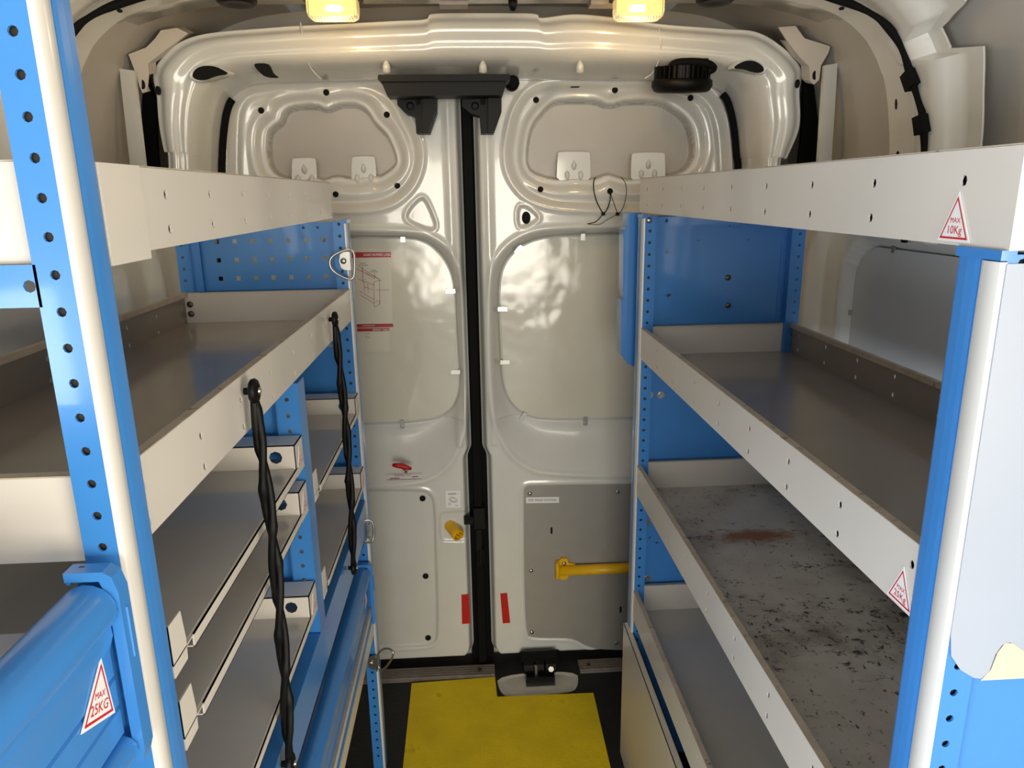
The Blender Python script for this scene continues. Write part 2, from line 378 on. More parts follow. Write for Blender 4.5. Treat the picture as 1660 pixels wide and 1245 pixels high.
def side_wall(side):
    name = 'wall_right' if side > 0 else 'wall_left'
    mb = MB(); H = [Vector((MID + side*.835, FLOOR, 0))] + hoop(side); ys = np.linspace(-.1, 2.07, 12)
    mb.strip([[Vector((p.x, y, p.y)) for p in H[:37]] for y in ys])
    wall = mb.build(name, M['skin'], None, (MID + side*.835, .9, 0), smooth=True)
    struct(wall, ('right' if side > 0 else 'left') + ' side skin of the van above the shelving', 'wall')
    # pressed lower lining with a large window recess
    XW = MID + side*.755
    ny, nz = 150, 110
    Y, Z = np.meshgrid(np.linspace(-.1, 1.92, ny), np.linspace(FLOOR, .0, nz), indexing='ij')
    poly = roundrect(.42, 1.575, -.80, -.115, .085, 8)
    outer = roundrect(.30, 1.71, -.90, -.055, .12, 8)
    d, d2 = sdf(poly, Y, Z), sdf(outer, Y, Z)
    h = -.030*(1 - st(-.004, .010, d)) - .022*(1 - st(-.03, .0, d2)) + .004*np.exp(-(d2/.012)**2)
    h -= .006*np.exp(-((Z + .36)/.008)**2)*(Y > 1.72)
    mb = MB(); mb.strip([[Vector((XW - side*h[i, j], Y[i, j], Z[i, j])) for j in range(nz)] for i in range(ny)])
    mb.build('lining', M['paint'], wall, smooth=True)
    mb = MB(); pp = roundrect(.425, 1.57, -.795, -.12, .082, 8)
    mb.prism([Vector((XW + side*.046, p[0], p[1])) for p in (pp if side > 0 else pp[::-1])], (-side*.003, 0, 0))
    wp = mb.build('window_panel', M['greypanel'], wall); wp['label'] = 'plain grey infill panel in the side window opening'
    for y, z, r in ((1.585, -.27, 0), (1.43, -.113, 1), (1.07, -.113, 1), (1.585, -.5, 0)):
        share('clip', clip_me, wall, (XW + side*.038, y, z), (0, math.radians(90 if not r else 0), math.radians(90*side)))
    # hoop rib
    rib = MB(); Hr = hoop(side, .062)
    near = [(0, 1.20), (.10, 1.205), (.115, 1.245), (.13, 1.22), (.27, 1.22), (.28, 1.30), (.31, 1.315), (.33, 1.24), (.42, 1.25), (.45, 1.34), (.5, 1.30), (1, 1.30)]
    far = [(0, 1.46), (.22, 1.475), (.30, 1.50), (.38, 1.55), (.48, 1.62), (.6, 1.66), (1, 1.68)]
    Ls = [0]
    for a, b in zip(Hr, Hr[1:]): Ls.append(Ls[-1] + (b - a).length)
    rows = []
    m = 16
    dense = []
    for i in range(len(Hr) - 1):
        if abs(Hr[i].x - MID) < .36: continue
        for k in range(5): t = k/5; dense.append((Hr[i].lerp(Hr[i+1], t), (Ls[i] + (Ls[i+1]-Ls[i])*t)/1.15))
    for i, (p, s) in enumerate(dense):
        q = dense[min(i+1, len(dense)-1)][0] - dense[max(i-1, 0)][0]; q.normalize()
        nrm = Vector((q.y, -q.x, 0)); nrm = nrm if nrm.x*side < 0 or nrm.y < -.5 else -nrm
        y0, y1 = np.interp(s, *zip(*near)), np.interp(s, *zip(*far)); row = []
        base = -.045
        row.append((p.x + nrm.x*(-.028), y0, p.y + nrm.y*(-.028)))
        for k in range(m + 1):
            y = y0 + (y1 - y0)*k/m; t = k/m
            hh = -.026 + .030*float(st(.18, .30, t)) - .010*float(st(.52, .60, t)) - .0*t - .03*float(st(.94, 1.0, t))
            row.append((p.x + nrm.x*hh, y, p.y + nrm.y*hh))
        row.append((p.x + nrm.x*base, y1 + .004, p.y + nrm.y*base)); rows.append(row)
    rib.strip(rows); ro = rib.build('roof_rib', M['paint'], wall, angle=50)
    sm = ro.modifiers.new('thickness', 'SOLIDIFY'); sm.thickness = .0015; sm.offset = -1 if side > 0 else 1
    # dark slots of the rib
    for s, t, a, b in ((.07, .80, .004, .011), (.13, .82, .008, .020), (.22, .83, .004, .010), (.40, .82, .010, .004)):
        i = min(range(len(dense)), key=lambda k: abs(dense[k][1] - s)); p = dense[i][0]
        q = (dense[min(i+2, len(dense)-1)][0] - dense[i][0]).normalized(); nrm = Vector((q.y, -q.x, 0)); nrm = nrm if nrm.x*side < 0 or nrm.y < -.5 else -nrm
        y = np.interp(s, *zip(*near))*(1-t) + np.interp(s, *zip(*far))*t
        c = Vector((p.x - nrm.x*.0055, y, p.y - nrm.y*.0055)); u = Vector((0, 1, 0)); v = Vector((q.x, 0, q.y)); n3 = Vector((nrm.x, 0, nrm.y))
        mb = MB(); mb.prism([c + u*a*math.cos(k*math.pi/7)*1.0 + v*b*math.sin(k*math.pi/7) for k in range(14)], n3*.0015); mb.build('slot', M['hole'], wall)
    # wiring loom taped along the rib
    path = []
    for p, s in dense:
        if s > .62: break
        i = dense.index((p, s)); q = (dense[min(i+1, len(dense)-1)][0] - p).normalized()
        nrm = Vector((q.y, -q.x, 0)); nrm = nrm if nrm.x*side < 0 or nrm.y < -.5 else -nrm
        y = np.interp(s, [0, .06, .12, .2, .27, .36, .45, .62], [1.345, 1.33, 1.318, 1.325, 1.365, 1.405, 1.47, 1.56]) + .003*math.sin(s*34)
        path.append(Vector((p.x + nrm.x*.010, y, p.y + nrm.y*.010)))
    loom = thing('wiring_loom', 'black wiring loom taped along the ' + ('right' if side > 0 else 'left') + ' roof rib', 'cable', path[0], 'wiring looms on the roof ribs')
    mb = MB(); mb.tube(path, [.0062 + .0012*math.sin(i*.21) for i in range(len(path))], 8); mb.build('sleeve', M['rubber'], loom, smooth=True)
    for f0, f1 in ((.19, .25), (.34, .40)):
        a, b = path[int(f0*len(path))], path[int(f1*len(path))]; mb = MB()
        ax = (b - a).normalized(); sd = Vector((0, 1, 0)) - ax*ax.y; sd.normalize(); nn = ax.cross(sd)
        mb.prism([a - sd*.014, b - sd*.010, b + sd*.016, a + sd*.014], nn*.010); mb.prism([a - sd*.014, b - sd*.010, b + sd*.016, a + sd*.014], -nn*.006)
        mb.build('tape_wrap', M['rubber'], loom)
    # tie flange between skin and rear portal
    mb = MB(); x = MID + side*.776
    mb.prism([(x + side*.03, 1.74, -.05), (x - side*.005, 1.735, -.05), (x - side*.012, 1.735, .27), (x + side*.02, 1.74, .275)], (0, .012, 0)); mb.build('pillar_strip', M['paint'], wall)
    return wall
wall_r, wall_l = side_wall(1), side_wall(-1)

# roof
mb = MB(); H = hoop(1)[34:] + hoop(-1)[34:][::-1][1:]
mb.strip([[Vector((p.x, y, p.y)) for p in H] for y in np.linspace(-1.3, 2.07, 8)])
ceiling = struct(mb.build('ceiling', M['skin'], None, (MID, .9, .46), smooth=True), 'pale metal roof skin of the van', 'ceiling')
mb = MB(); rows = []
for x in np.linspace(-.72, .82, 60):
    dip = .0 if abs(x - MID) < .5 else -.05*((abs(x - MID) - .5)/.27)**2
    rows.append([Vector((x, y, z + dip)) for y, z in ((1.40, .445), (1.41, .402), (1.44, .396), (1.56, .396), (1.58, .390), (1.66, .390), (1.68, .397), (1.735, .399), (1.745, .406), (1.75, .44))])
mb.strip(rows); mb.build('roof_bow', M['paint'], ceiling, angle=50)
mb = MB()
for x, y in ((-.02, 1.70), (.30, 1.70)): mb.box((x - .03, y - .02, .385), (x + .03, y + .02, .400))
mb.build('bow_plate', M['sill'], ceiling)
mb = MB(); mb.lathe((.105, 1.69, .398), (0, 0, -1), [(.010, 0), (.010, .012), (.006, .022), (.0001, .024)], 12); mb.build('bow_grommet', M['black'], ceiling, smooth=True)
for x in (-.46, .53):
    mb = MB(); mb.lathe((x, 1.66, .392), (0, 0, -1), [(.040, 0), (.040, .006), (.034, .011), (.022, .009), (.0001, .007)], 24)
    o = mb.build('roof_cap', M['black'], None, (x, 1.66, .392), smooth=True)
    tag(o, 'round black roof cap ' + ('left of the left ceiling lamp' if x < 0 else 'right of the right ceiling lamp'), 'cap', 'round roof caps')

# rear portal (header and corner pillars around the doors)
YO, YI = 1.82, 1.945
stn = [((353, 900), (272, 900)), ((353, 600), (272, 600)), ((353, 300), (270, 276)), ((354, 250), (262, 245)), ((356, 215), (255, 210)), ((361, 180), (252, 185)), ((370, 158), (250, 155)),
       ((388, 143), (247, 108)), ((415, 134), (305, 58)), ((480, 131), (440, 42)), ((560, 129), (545, 36)), ((640, 128), (640, 31)), ((690, 127), (690, 28)), ((720, 127), (702, 19)), ((790, 127), (785, 18)),
       ((860, 127), (866, 19)), ((890, 127), (878, 26)), ((940, 128), (935, 20)), ((1010, 128), (1010, 27)), ((1085, 129), (1078, 37)), ((1135, 133), (1170, 44)), ((1165, 141), (1240, 53)),
       ((1182, 155), (1300, 103)), ((1190, 175), (1300, 148)), ((1196, 205), (1300, 205)), ((1200, 250), (1280, 255)), ((1203, 300), (1266, 290)), ((1203, 600), (1266, 600)), ((1203, 900), (1266, 900))]
I = catmull([at(*a, Y=YI) for a, b in stn], 6); O = catmull([at(*b, Y=YO) for a, b in stn], 6)
prof = [(0, 1.972), (0, 1.950), (.03, 1.940), (.08, 1.905), (.13, 1.875), (.17, 1.858), (.22, 1.842), (.28, 1.832), (.34, 1.826), (.40, 1.823), (.46, 1.824), (.52, 1.823), (.58, 1.820), (.64, 1.817),
        (.70, 1.8155), (.76, 1.816), (.82, 1.819), (.87, 1.826), (.91, 1.830), (.95, 1.830), (.98, 1.829), (1, 1.832), (1, 1.845)]
V = np.zeros((len(I), len(prof), 3))
for i in range(len(I)):
    for j, (t, y) in enumerate(prof):
        p = I[i].lerp(O[i], t); V[i, j] = (p.x, y, p.z)
tear_l = [at(*p, Y=1.82) for p in ((312, 125), (318, 112), (332, 107), (350, 108), (365, 115), (374, 121), (352, 124), (336, 131), (322, 131))]
tear_r = [at(*p, Y=1.82) for p in ((1184, 112), (1200, 101), (1217, 98), (1231, 104), (1238, 113), (1233, 119), (1220, 119), (1204, 113))]
cut = None
black = np.zeros(V.shape[:2], bool)
mb = MB()
ids = [[mb.vert(V[i, j]) for j in range(len(prof))] for i in range(len(I))]
for i in range(len(I) - 1):
    for j in range(len(prof) - 1): mb.face((ids[i][j], ids[i][j+1], ids[i+1][j+1], ids[i+1][j]))
portal = struct(mb.build('wall_rear', M['paint'], None, (MID, 1.85, FLOOR), angle=60), 'pressed off-white rear door portal with a deep rounded header', 'door frame')
mb = MB(); mb.box((-.80, 2.06, FLOOR - .03), (.90, 2.07, .475)); mb.build('outer_skin', M['skin'], portal)
sb = portal.modifiers.new('round', 'SUBSURF'); sb.levels = 1; sb.render_levels = 1
for k, (tp, cr) in enumerate(((tear_l, .0), (tear_r, .0))):
    # teardrop access opening: raised lip and dark well
    c = sum(tp, Vector())/len(tp); ring = chaikin(tp, 2); mb = MB()
    big = [c + (p - c)*1.28 for p in ring]
    f = lambda pts, y: [Vector((p.x, y, p.z)) for p in pts]
    mb.strip([f(big, 1.824), f([c + (p-c)*1.14 for p in ring], 1.811), f(ring, 1.8125), f(ring, 1.85)], True, 0)
    a = [mb.vert((p.x, 1.814, p.z)) for p in ring]; mb.face(a if k else a, 1)
    mb.build('access_opening', [M['paint'], M['hole']], portal, angle=50)
mb = MB()
mb.prism(chaikin([at(*p, Y=1.83) for p in ((414, 108), (416, 104), (436, 104), (440, 110), (444, 120), (455, 127), (432, 126), (422, 118))], 1), (0, -.012, 0)); mb.build('slot', M['hole'], portal)
for px in (625, 783, 942):
    p = at(px, 104, Y=1.822); mb = MB(); mb.lathe(p + Vector((0, .0215, -.014)), (0, -.22, 1), [(.0001, -.004), (.010, 0), (.009, .014), (.005, .022), (.0001, .026)], 12); mb.build('dimple', M['paint'], portal, smooth=True)
for x0, x1, pts in ((0, 0, [(487, 36), (491, 60), (495, 90), (505, 112), (520, 128)]), (0, 0, [(1068, 44), (1071, 70), (1069, 95), (1058, 118), (1045, 127)])):
    mb = MB(); mb.tube(catmull([at(*p, Y=1.819 + .0012*max(0, p[1]-80)) for p in pts], 5), .0017, 6); mb.build('weld_seam', M['paint'], portal, smooth=True)
# door seals
mb = MB(); n0, n1 = 12, len(I) - 13
for sd in (-1, 1):
    mb = MB(); mb.tube([Vector((p.x + (.008 if p.x < MID else -.008), 1.950, p.z - .004)) for p in I if (p.x - MID)*sd > 0 and (p.z < .243)], .009, 8); mb.build('door_seal', M['rubber'], portal, smooth=True)
# corner gusset plates with lugs, dark foam behind
for pts, hole, lug, foam in (([(1262, 44), (1290, 42), (1304, 62), (1346, 75), (1343, 86), (1331, 106), (1328, 129), (1320, 137), (1313, 131), (1312, 108), (1296, 92), (1276, 66)], (1321, 122), (1292, 136),
                              [(1302, 150), (1306, 112), (1314, 110), (1319, 140), (1326, 195), (1324, 290), (1292, 290), (1301, 205)]),
                             ([(261, 49), (286, 45), (305, 54), (270, 80), (240, 103), (241, 121), (238, 148), (231, 151), (226, 140), (221, 121), (208, 88), (237, 77), (251, 63)], (231, 137), (257, 147),
                              [(240, 124), (247, 150), (254, 165), (253, 215), (258, 285), (234, 285), (230, 215), (231, 150)])):
    gy = lambda px: 1.775 + (1 if px > 800 else -1)*(1300 - px if px > 800 else 245 - px)*.0009
    mb = MB(); fp = [at(*p, Y=gy(p[0])) for p in pts]; mb.prism(fp[::-1], (0, .004, 0))
    for a, b in zip(fp, fp[1:]):
        if b.z > .24: mb.poly([a, b, b + Vector((0, .045, .010)), a + Vector((0, .045, .010))])
    g = mb.build('gusset', M['skin'], portal)  # greyer panel colour stands in for the shade on the bent plate
    mb = MB(); c = at(*hole, Y=gy(hole[0]) - .0012); mb.prism([c + Vector((.0055*math.cos(a), 0, .010*math.sin(a))) for a in np.linspace(0, 2*math.pi, 14)[:-1]], (0, .001, 0)); mb.build('lug_hole', M['hole'], g)
    mb = MB(); mb.prism([at(*p, Y=1.87) for p in foam][::-1], (0, .012, 0)); mb.build('foam_strip', M['rubber'], portal)
    mb = MB(); c = at(*lug, Y=1.822); mb.prism([c + Vector((.0055*math.cos(a), 0, .010*math.sin(a))) for a in np.linspace(0, 2*math.pi, 14)[:-1]], (0, -.004, 0)); mb.build('lug_hole', M['hole'], portal)

# ------------------------------------------------------------------ rear doors
SEAM = at(770, 622, Y=YD).x
def P2(pts, k=2): return [(q.x, q.y) for q in chaikin([(at(*p, Y=YD).x, at(*p, Y=YD).z) for p in pts], k)]
def P3(pts, h, k=2): return [Vector((q.x, YD - h, q.y)) for q in chaikin([(at(*p, Y=YD).x, at(*p, Y=YD).z) for p in pts], k)]
AP_L = [(430, 250), (431, 215), (440, 205), (453, 197), (456, 182), (468, 173), (508, 169), (526, 179), (545, 169), (572, 167), (592, 177), (602, 196), (613, 207), (626, 220), (640, 254), (638, 268), (614, 285), (606, 282), (590, 284), (566, 289), (543, 282), (520, 291), (508, 284), (480, 290), (462, 288), (438, 278)]
AP_R = [(856, 258), (860, 220), (868, 198), (880, 184), (894, 168), (912, 161), (968, 161), (990, 172), (1014, 164), (1045, 162), (1076, 165), (1097, 176), (1119, 194), (1128, 222), (1129, 254), (1116, 275), (1082, 285), (1055, 284), (1024, 290), (1008, 286), (988, 279), (966, 290), (935, 286), (903, 290), (872, 281), (861, 274)]
RING_L = [(372, 330), (372, 190), (382, 158), (402, 140), (480, 134), (570, 130), (612, 134), (642, 156), (660, 192), (678, 228), (681, 264), (668, 300), (640, 326), (604, 337), (530, 338), (420, 338)]
RING_R = [(822, 262), (826, 220), (836, 180), (856, 150), (890, 135), (960, 134), (1060, 132), (1130, 136), (1160, 158), (1176, 200), (1180, 260), (1182, 330), (1080, 338), (960, 337), (900, 334), (860, 322), (834, 296)]
TRI_L = [(687, 320), (698, 342), (708, 370), (694, 372), (660, 357), (661, 344), (676, 326)]
TRI_R = [(840, 336), (852, 334), (872, 350), (870, 358), (846, 369), (840, 364)]
BOWL_L = [(470, 376), (660, 376), (700, 384), (732, 410), (750, 456), (756, 560), (758, 640), (753, 690), (738, 736), (712, 768), (670, 784), (470, 786)]
BOWL_R = [(1160, 368), (900, 371), (850, 380), (812, 408), (794, 452), (793, 560), (797, 650), (806, 692), (824, 730), (850, 754), (890, 768), (1160, 770)]
PAN_L = [(480, 388), (640, 388), (680, 391), (706, 408), (726, 436), (735, 470), (738, 560), (743, 622), (738, 656), (722, 676), (690, 687), (600, 692), (480, 694)]
PAN_R = [(1160, 380), (950, 384), (880, 388), (844, 403), (820, 430), (811, 468), (815, 560), (818, 622), (828, 654), (850, 676), (884, 685), (1000, 683), (1160, 680)]
LOW_L = [(500, 797), (680, 795), (696, 800), (704, 815), (706, 900), (710, 1030), (702, 1044), (680, 1048), (500, 1056)]
LOW_R = [(849, 800), (851, 789), (862, 787), (1150, 784), (1150, 1054), (975, 1054), (952, 1048), (932, 1036), (915, 1034), (864, 1034), (851, 1028)]
KNOB = [(713, 836), (718, 831), (800, 828), (800, 874), (722, 878), (714, 873)]
TABS_L = [[(469, 300), (469, 258), (473, 256), (505, 255), (509, 259), (511, 300)], [(567, 300), (567, 257), (571, 253), (602, 252), (606, 256), (609, 300)]]
TABS_R = [[(904, 300), (906, 248), (910, 245), (956, 245), (960, 249), (960, 300)], [(1026, 300), (1027, 250), (1031, 247), (1078, 246), (1083, 250), (1083, 300)]]

def rear_door(right):
    AP, RING, TRI, BOWL, PAN, LOW, TABS = (AP_R, RING_R, TRI_R, BOWL_R, PAN_R, LOW_R, TABS_R) if right else (AP_L, RING_L, TRI_L, BOWL_L, PAN_L, LOW_L, TABS_L)
    xin, xout = (SEAM + .016, .80) if right else (SEAM - .016, -.70)
    zt, zb = .33, -1.405
    nu, nz = 260, 460
    Zl = zt + (zb - zt)*np.linspace(0, 1, nz)
    u = np.linspace(0, 1, nu)
    r = .055; dz = np.clip(r - (Zl - zb), 0, r); round_in = r - np.sqrt(np.maximum(r*r - dz*dz, 0))
    # the door edge steps away from the seam at the latch height
    step = .016*st(-.74, -.70, Zl)
    U, Z = np.meshgrid(u, Zl, indexing='ij')
    sg = 1 if right else -1
    X0 = xin + sg*(round_in + (.012 - step*.75))[None, :]
    X = X0 + (xout - X0)*U
    dA, dR, dT, dW, dP, dL = (sdf(P2(q), X, Z) for q in (AP, RING, TRI, BOWL, PAN, LOW))
    h = np.zeros(X.shape)
    h -= .013*(1 - st(-.016, .002, dR)); h += .005*np.exp(-((dR - .010)/.007)**2) + .003*np.exp(-((dR + .030)/.010)**2)
    flange = .010*(1 - st(.014, .032, dA)); h -= flange
    h += .003*np.exp(-((dA - .040)/.008)**2)
    h -= .042*(1 - st(-.001, .005, dA))
    tri = .0045*(1 - st(-.003, .003, dT)); h -= tri; h += .002*np.exp(-((dT - .006)/.004)**2)
    tin, tout = np.maximum(-dW, 0), np.maximum(dP, 0); t = tin/(tin + tout + 1e-6)
    bowl = .042*st(0, 1, t)**.9; low = (Z < -.62); h -= bowl + .010*np.sin(np.pi*np.clip(t, 0, 1))*low
    h += .004*np.exp(-((dW - .006)/.008)**2); h -= .010*np.exp(-((dP - .002)/.0042)**2)
    h -= (.004 if right else .006)*(1 - st(-.004, .004, dL)) - .0025*np.exp(-((dL - .008)/.006)**2)
    if not right:
        dK = sdf(P2(KNOB, 1), X, Z); h -= .005*(1 - st(-.003, .004, dK))
    else:
        for q in ([(838, 1110), (842, 1062), (846, 1055), (904, 1053), (909, 1060), (914, 1110)],): h -= .030*(1 - st(-.008, .004, sdf(P2(q, 1), X, Z)))
    # long crease between aperture and bowl, raised stile along the seam
    din = np.abs(X - X0); h -= .030*(1 - st(.0, .016, din)); h += .004*np.exp(-((din - .034)/.010)**2)*(Z > -.70)
    dbot = Z - zb; h -= .030*(1 - st(0, .022, dbot))
    mb = MB(); Y = YD - h
    n = nu*nz
    mb.v = [tuple(p) for p in np.stack([X, Y, Z], -1).reshape(-1, 3)]
    idx = np.arange(n).reshape(nu, nz)
    q = np.stack([idx[:-1, :-1], idx[1:, :-1], idx[1:, 1:], idx[:-1, 1:]], -1).reshape(-1, 4)
    if not right: q = q[:, ::-1]
    mb.f = [tuple(int(k) for k in r) for r in q]; fa = dA[:-1, :-1].reshape(-1) < .001; mb.m = [int(k) for k in fa]
    d = mb.build('door_2' if right else 'door_1', [M['paint'], M['skin']], None, ((xin + xout)/2, YD, zb), smooth=True)
    struct(d, ('right' if right else 'left') + ' off-white pressed metal rear van door' + (' with a grey screwed panel' if right else ' with a red release handle'), 'door')
    # infill panel held by clips
    mb = MB(); pts = P3(PAN, -.0425); pts = pts[::-1] if right else pts
    mb.prism(pts, (0, -.003, 0)); p = mb.build('infill_panel', M['panelwhite'], d); p['label'] = 'glossy white infill sheet in the door window opening'
    clips = ((653, 384, 0), (731, 472, 90), (739, 603, 90), (652, 688, 180)) if not right else ((945, 381, 0), (841, 404, 40), (814, 501, -90), (818, 587, -90), (848, 675, 215), (949, 683, 180))
    for cx, cy, a in clips:
        c = at(cx, cy, Y=YD + .038); share('clip', clip_me, d, c, (0, math.radians(a), 0))
    # folded tabs standing in the upper aperture
    for tb in TABS:
        mb = MB(); pts = P3(tb, -.028, 1); mb.prism(pts if not right else pts, (0, .003, 0)); tbo = mb.build('aperture_tab', M['paint'], d)
        c = sum(pts, Vector())/len(pts); zz = at(900, 277, Y=YD).z
        for dx, dz, s in ((0, .012, 1), (-.018, -.010, -1), (.018, -.010, -1)):
            mb = MB(); mb.lathe((c.x + dx, YD + .026, zz + dz), (0, -.3, s), [(.0001, -.012), (.006, -.006), (.007, .004), (.0001, .016)], 10); mb.build('pressed_dart', M['paint'], tbo, smooth=True)
    holes = [(529, 150), (423, 179), (627, 186), (544, 315), (644, 301)] if not right else [(869, 162), (997, 146), (1119, 159), (876, 307), (989, 310)]
    for hx, hy in holes:
        p = at(hx, hy, Y=YD + .008); j = int(np.argmin(np.abs(Zl - p.z))); i = int(np.argmin(np.abs(X[:, j] - p.x)))
        share('hole_plug', plug_me, d, (p.x, float(Y[i, j].min()) - .0012, p.z))
    return d
door_l, door_r = rear_door(False), rear_door(True)

# parts of the left door
for p in ((685, 808), (690, 934), (694, 1034)):
    o = share('panel_stud', plug_me, door_l, at(*p, Y=YD + .004)); o.scale = (1.15, 1.6, 1.15)
mb = MB(); a, b = at(748, 963, Y=YD - .002), at(762, 1011, Y=YD - .002)
mb.prism([at(*p, Y=YD) for p in ((748, 964), (749, 1011), (762, 1010), (760, 963))], (0, -.0022, 0)); mb.build('reflector', M['red'], door_l)['label'] = 'red reflector strip'
mb = MB(); mb.prism([at(*p, Y=YD) for p in ((811, 962), (815, 1010), (827, 1009), (822, 961))], (0, -.0022, 0)); mb.build('reflector', M['red'], door_r)['label'] = 'red reflector strip'
mb = MB(); q = [at(*p, Y=YD) for p in ((722.5, 796), (723, 823), (746.5, 823), (746.5, 795))]; mb.prism(q, (0, -.001, 0), 0)
c = sum(q, Vector())/4; c.y = YD - .0012; ux, uz = Vector((1, 0, 0)), Vector((0, 0, 1))
mb.tube([c + ux*x*.001 + uz*z*.001 for x, z in ((-14, 16), (-10, 19), (8, 19), (10, 16), (-14, 16))], .0008, 4, 1)
mb.tube([c + ux*.015 + uz*.015, c + ux*.015 + uz*.019], .0009, 4, 1)
for sc in (1, .62): mb.tube([c + ux*(.012*math.cos(t)*sc + .002*0) + uz*(.008*math.sin(t)*sc - .001 - .003*math.cos(t)*sc) for t in np.linspace(0, 2*math.pi, 18)[:-1]], .0006, 4, 1, closed=True)
mb.tube([c + ux*(-.011 + .003*math.cos(t)) + uz*(-.014 + .0045*math.sin(t)) for t in np.linspace(0, 2*math.pi, 10)[:-1]], .0005, 4, 1, closed=True)
mb.tube([c + ux*.004 + uz*-.020, c + ux*.015 + uz*-.020], .0006, 4, 1)
mb.build('instruction_sticker', [M['sticker'], M['greyink']], door_l)['label'] = 'small cream sticker with a line drawing of a van'
# yellow release knob
k0 = at(731, 853, Y=YD + .004); mb = MB(); ax = Vector((.50, -.80, -.30)).normalized()
mb.lathe(k0, ax, [(.018, -.006), (.018, .026), (.0185, .027), (.0185, .044), (.0165, .047), (.0140, .047), (.0135, .032), (.0001, .032)], 24)
kn = mb.build('release_knob', M['yplastic'], door_l, angle=40); kn['label'] = 'yellow plastic release knob'
mb = MB(); u = ax.orthogonal().normalized(); v = ax.cross(u); c = k0 + ax*.032
for s in (-1, 1): mb.prism([c + u*s*.002 + v*-.011, c + u*s*.006 + v*-.011, c + u*s*.006 + v*.011, c + u*s*.002 + v*.011], ax*.012)
mb.build('knob_web', M['yplastic'], kn)
# red T handle with its pull ring, and the printed notice under it
b0 = at(658, 762, Y=YD + .012); hd = MB(); top = b0 + Vector((-.006, -.045, .030))
hd.tube(catmull([top + Vector((-.026, 0, .004)), top + Vector((-.012, -.003, .003)), top, top + Vector((.014, -.002, -.004)), top + Vector((.026, 0, -.010))], 4), [.004, .005, .006, .0068, .007, .0075, .008, .008, .008, .008, .0075, .007, .0068, .006, .005, .0045, .004], 10)
hd.tube([top, b0.lerp(top, .35)], [.0075, .005], 10)
rh = hd.build('release_handle', M['red'], door_l, smooth=True); rh['label'] = 'red T-shaped emergency pull handle'
mb = MB(); mb.tube([b0.lerp(top, .4), b0 + Vector((0, -.012, -.002))], .0022, 8); mb.tube([b0 + Vector((.0065*math.cos(t), -.010 + .002*math.sin(t), -.003 + .0075*math.sin(t))) for t in np.linspace(0, 2*math.pi, 16)[:-1]], .0017, 6, closed=True)
mb.lathe(b0, (0, -1, 0), [(.009, -.006), (.009, .002), (.006, .006), (.0001, .007)], 14); mb.build('pull_ring', M['steel'], rh, smooth=True)
mb = MB(); q = [at(*p, Y=YD + .0) for p in ((627, 769), (627, 778), (684, 776), (684, 767))]
yy = YD - .001; L4 = [Vector((p.x, yy, p.z)) for p in q]
mb.tube(L4, .0006, 4, 0, closed=True); c = sum(L4, Vector())/4
mb.text('EMERGENCY', .0065, c + Vector((-.004, 0, .0035)), ux, uz, 0, .0, sx=1.3)
mb.tube([c + Vector((-.042, 0, -.005)), c + Vector((-.014, 0, -.0045))], .0012, 4, 0); mb.tube([c + Vector((.022, 0, -.002)), c + Vector((.040, 0, -.0015))], .0011, 4, 0)
mb.build('printed_notice', M['pinkink'], door_l)['label'] = 'faded red printed notice under the handle'
# posters stuck to the left infill panel
ypst = YD + .0380
mb = MB(); ps = [at(*p, Y=ypst) for p in ((540, 408), (540, 531), (637, 530), (634, 408))]; mb.prism(ps, (0, -.0006, 0), 0)
F = lambda px, py: at(px, py, Y=ypst - .0008)
mb.poly([F(540, 409), F(540, 418.5), F(634, 417), F(634, 408.5)][:4], 1); mb.poly([F(540, 526), F(540, 531.5), F(637.5, 530), F(637, 524.5)], 1)
e1, e2 = F(592, 413), F(632, 413); mb.text('LOAD NUMBER LABEL', .0092, (e1 + e2)/2, e2 - e1, uz, 2, .0006, sx=.82)
for l, r_ in (([(582, 432), (618, 455), (608, 448)], 0), ([(585, 438), (607, 452)], 0), ([(578, 436), (614, 452), (616, 456)], 0), ([(606, 457), (607, 498)], 0), ([(615, 454), (616, 493)], 0), ([(606, 457), (615, 454)], 0), ([(607, 498), (616, 493)], 0), ([(580, 452), (606, 462)], 0),
              ([(583, 472), (607, 486)], 0), ([(584, 478), (607, 492)], 0), ([(590, 457), (591, 472)], 0), ([(596, 459), (597, 474)], 0), ([(591, 465), (604, 470)], 0), ([(609, 489), (615, 487), (615, 492)], 0)):
    mb.tube([F(*p) for p in l], .0008, 4, 3)
mb.tube([F(587.5, 432), F(588.5, 458)], .0009, 4, 4); mb.tube([F(607.5, 442), F(607.5, 452)], .0006, 4, 5); mb.tube([F(610, 470), F(631, 470)], .0006, 4, 5)
for a, b in (((583, 427), (592, 427)), ((581, 430), (596, 430)), ((602, 438), (610, 438)), ((600, 440.5), (613, 440.5)), ((588, 528), (608, 527.5))): mb.tube([F(*a), F(*b)], .0008, 4, 5 if a[1] < 500 else 2)
po = mb.build('poster', [M['paper'], M['redbar'], M['sticker'], M['pinkink'], M['purpleink'], M['greyink']], None, (ps[0] + ps[2])/2)
tag(po, 'tall laminated diagram poster with red bars stuck on the left rear door', 'poster')
mb = MB(); ps = [at(*p, Y=ypst) for p in ((545, 532.5), (546, 572), (632, 571), (631, 532))]; mb.prism(ps, (0, -.0005, 0), 0)
mb.poly([F(545, 533), F(545, 538.5), F(631, 536.5), F(631, 531.8)], 1); e1, e2 = F(604, 534.8), F(630, 534.4); mb.text('WEIGHT TABLE', .0078, (e1 + e2)/2, e2 - e1, uz, 2, .0006, sx=.82)
for a, b in (((591, 541), (600, 541)), ((592, 545), (595, 545)), ((592, 547), (600, 547))): mb.tube([F(*a), F(*b)], .0006, 4, 3)
